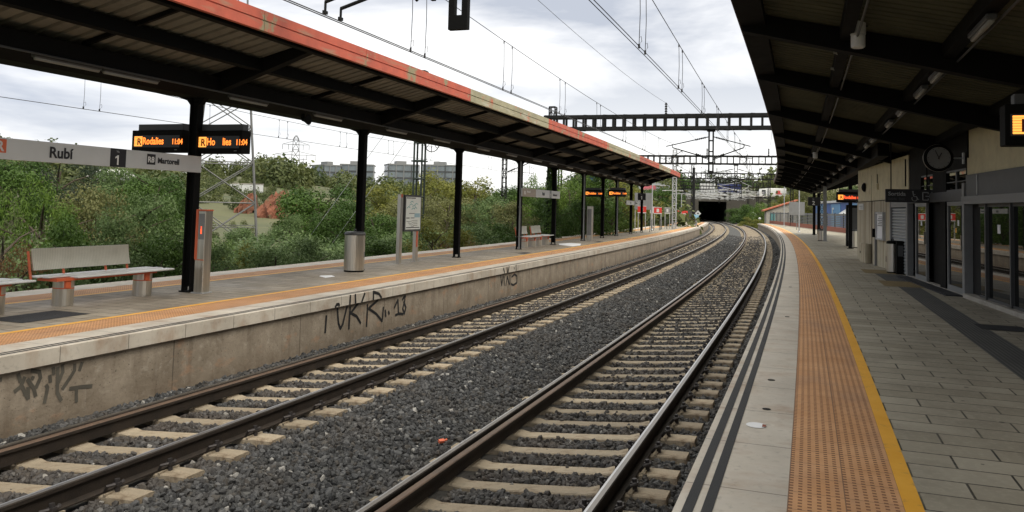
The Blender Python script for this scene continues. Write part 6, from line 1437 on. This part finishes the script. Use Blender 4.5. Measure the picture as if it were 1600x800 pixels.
# ================================================================== FAR BUILDINGS AND PYLONS
def office(px0, px1, ytop, D, floors, label, turn=0.0, z0=None):
    a = ray_at((px0 + px1) / 2, ytop, D); w = (px1 - px0) * D / FPX; fh = 3.6; base = a.z - floors * fh - .8
    t = thing('office_block', label, 'building', (a.x, a.y, base), math.atan2(-a.x, a.y) + turn)
    dp = 14
    mb = MB(); mb.bx((-w / 2 + .3, 0.3, 0), (w / 2 - .3, dp, floors * fh)); obj('glazing', mb, M_FGLASS, t)
    for f in range(floors + 1):
        mb = MB(); mb.bx((-w / 2, 0, f * fh - .35), (w / 2, dp + .3, f * fh + .35)); obj('floor_band', mb, M_DGREY if f < floors else M_GREY, t)
    n = max(3, int(w / 4))
    for k in range(n + 1):
        x = -w / 2 + w * k / n; mb = MB(); mb.bx((x - .22, -.05, 0), (x + .22, .35, floors * fh)); obj('mullion', mb, M_GREY if k % 3 else M_DGREY, t)
    mb = MB(); mb.bx((-w * .22, 2, floors * fh + .35), (w * .1, 9, floors * fh + 2.0)); obj('plant_room', mb, M_GREY, t)
office(505, 536, 256, 420, 6, 'nearer wing of the first glass office block on the skyline, by the second post', .5)
office(532, 584, 255, 440, 6, 'long wing of the first glass office block on the skyline, crossed by the second post', -.1)
office(607, 656, 255, 440, 6, 'second glass office block on the skyline, crossed by the tension mast', .2)
office(660, 720, 256, 450, 6, 'third glass office block on the skyline, before the third post', -.1)
p = ray_at(1302, 290, 190); t = thing('apartment_house', 'cream apartment house on the hillside above the blue hall', 'building', (p.x, p.y, p.z - 9), math.atan2(-p.x, p.y))
mb = MB(); mb.bx((-6.5, 0, 0), (6.5, 9, 9)); obj('wall', mb, M_CREAM, t)
for k in range(4):
    for f in range(2):
        mb = MB(); mb.bx((-5.6 + k * 3, -.04, 2.2 + f * 3.4), (-4.2 + k * 3, .05, 3.9 + f * 3.4)); obj('window', mb, M_INK, t)
mb = MB(); mb.bx((-6.8, -.3, 9), (6.8, 9.3, 9.3)); obj('roof', mb, M_BEIGE, t)
p = ray_at(1213, 285, 260); t = thing('brick_tower', 'brown brick tower block behind the trees above the white truck', 'building', (p.x, p.y, p.z - 14), 0)
mb = MB(); mb.bx((-2.4, 0, 0), (2.4, 5, 14)); obj('wall', mb, M_BRICK, t); mb = MB(); mb.bx((-2.6, -.2, 14), (2.6, 5.2, 14.4)); obj('roof', mb, M_GREY, t)
p = ray_at(152, 270, 120); t = thing('white_shed', 'white roofed shed glimpsed among dark trees under the name board', 'shed', (p.x, p.y, p.z - 3), -.4)
mb = MB(); mb.bx((-2.6, 0, 0), (2.6, 5, 2.4)); obj('wall', mb, M_SIGN, t); mb = MB(); mb.add([(-2.8, -.3, 2.4), (2.8, -.3, 2.4), (2.8, 2.5, 3.6), (-2.8, 2.5, 3.6), (-2.8, 5.3, 2.4), (2.8, 5.3, 2.4)], [(0, 1, 2, 3), (3, 2, 5, 4), (0, 3, 4), (1, 5, 2)]); obj('roof', mb, M_WINK, t)
p = ray_at(388, 288, 190); t = thing('low_wall', 'low pale wall on the slope framed by the near pylon legs', 'wall', (p.x, p.y, p.z - 2.2), math.atan2(-p.x, p.y))
mb = MB(); mb.bx((-4, 0, 0), (3.4, .4, 2.2)); obj('wall', mb, M_SIGN, t); mb = MB(); mb.bx((-4.1, -.08, 2.2), (3.5, .48, 2.4)); obj('coping', mb, M_CONC, t)
M_PYL = mat('pylon_galvanised', (0.15, 0.15, 0.147), .6, metal=.3, var=.2)
def pylon(label, c, rz, levels, arms, r=.06):
    "levels: (z, half width); each bay X braced"
    t = thing('electricity_pylon', label, 'pylon', c, rz)
    def corner(z, h): return [Vector((a * h, b * h, z)) for a, b in ((-1, -1), (1, -1), (1, 1), (-1, 1))]
    mb = MB(); mx = MB()
    for (z0, h0), (z1, h1) in zip(levels[:-1], levels[1:]):
        A, B = corner(z0, h0), corner(z1, h1)
        for k in range(4):
            j = (k + 1) % 4; mb.tube(A[k], B[k], r, 5, caps=False); mx.tube(B[k], B[j], r * .6, 4, caps=False)
            mx.tube(A[k], B[j], r * .6, 4, caps=False); mx.tube(A[j], B[k], r * .6, 4, caps=False)
            if z1 - z0 > 3: mid = (A[k] + B[k]) / 2; mx.tube(mid, (A[j] + B[j]) / 2, r * .45, 4, caps=False); mx.tube(mid, (A[j] + B[k]) / 2, r * .4, 4, caps=False)
    obj('leg_frame', mb, M_PYL, t); obj('bracing', mx, M_PYL, t)
    for z, ln in arms:
        mb = MB()
        for sg in (-1, 1):
            for b in (-.5, .5): mb.tube((sg * .6, b, z), (sg * ln, 0, z + .1), r * .7, 4); mb.tube((sg * .6, b, z + 1.4), (sg * ln, 0, z + .1), r * .6, 4)
            for q in (.55, 1.0): mb.tube((sg * ln * q, 0, z), (sg * ln * q, 0, z - 1.9), r * .9, 5)
        obj('cross_arm', mb, M_PYL, t)
    return t
pylon('tall steel lattice pylon straddling the bushes behind the first displays', (-19.6, 55, -1.0), .32, [(0, 2.35), (3.2, 2.1), (5.9, 1.87), (8.3, 1.66), (10.4, 1.5), (12.4, 1.33), (15.4, 1.1), (20, .9), (28, .5)], [(20, 5.5), (24, 4.5)], .062)
p = ray_at(463, 212, 300); gz = ground_z(p.x, p.y)
pylon('distant lattice pylon with wide cross arms on the ridge by the tree clump', (p.x, p.y, gz), math.atan2(-p.x, p.y), [(0, 2.6), (5, 2.0), (9, 1.5), (13, 1.2), (17, 1.0), (p.z - gz, .3)], [(p.z - gz - 7.2, 7.4), (p.z - gz - 3.4, 4.8)], .1)
p = ray_at(474, 246, 310); t = thing('aerial_mast', 'thin aerial mast beside the distant pylon', 'mast', (p.x, p.y, ground_z(p.x, p.y)), 0); h = p.z - ground_z(p.x, p.y)
mb = MB(); mb.tube((0, 0, 0), (0, 0, h), .3, 6, .06); obj('pole', mb, M_BLK2, t); mb = MB()
for q in (.55, .68, .8, .92): mb.tube((-1.1, 0, h * q), (1.1, 0, h * q), .09, 5)
obj('aerial', mb, M_BLK2, t)
p = ray_at(928, 279, 90); t = thing('blue_sign', 'small blue square sign above the far departure display', 'sign', (p.x, p.y, -.8), math.atan2(-p.x, p.y))
mb = MB(); mb.tube((0, 0, 0), (0, 0, p.z + .8), .06, 6); obj('post', mb, M_GALV, t); mb = MB(); mb.bx((-.5, -.1, p.z + .3), (.5, -.05, p.z + 1.4)); obj('panel', mb, M_BLUE, t)
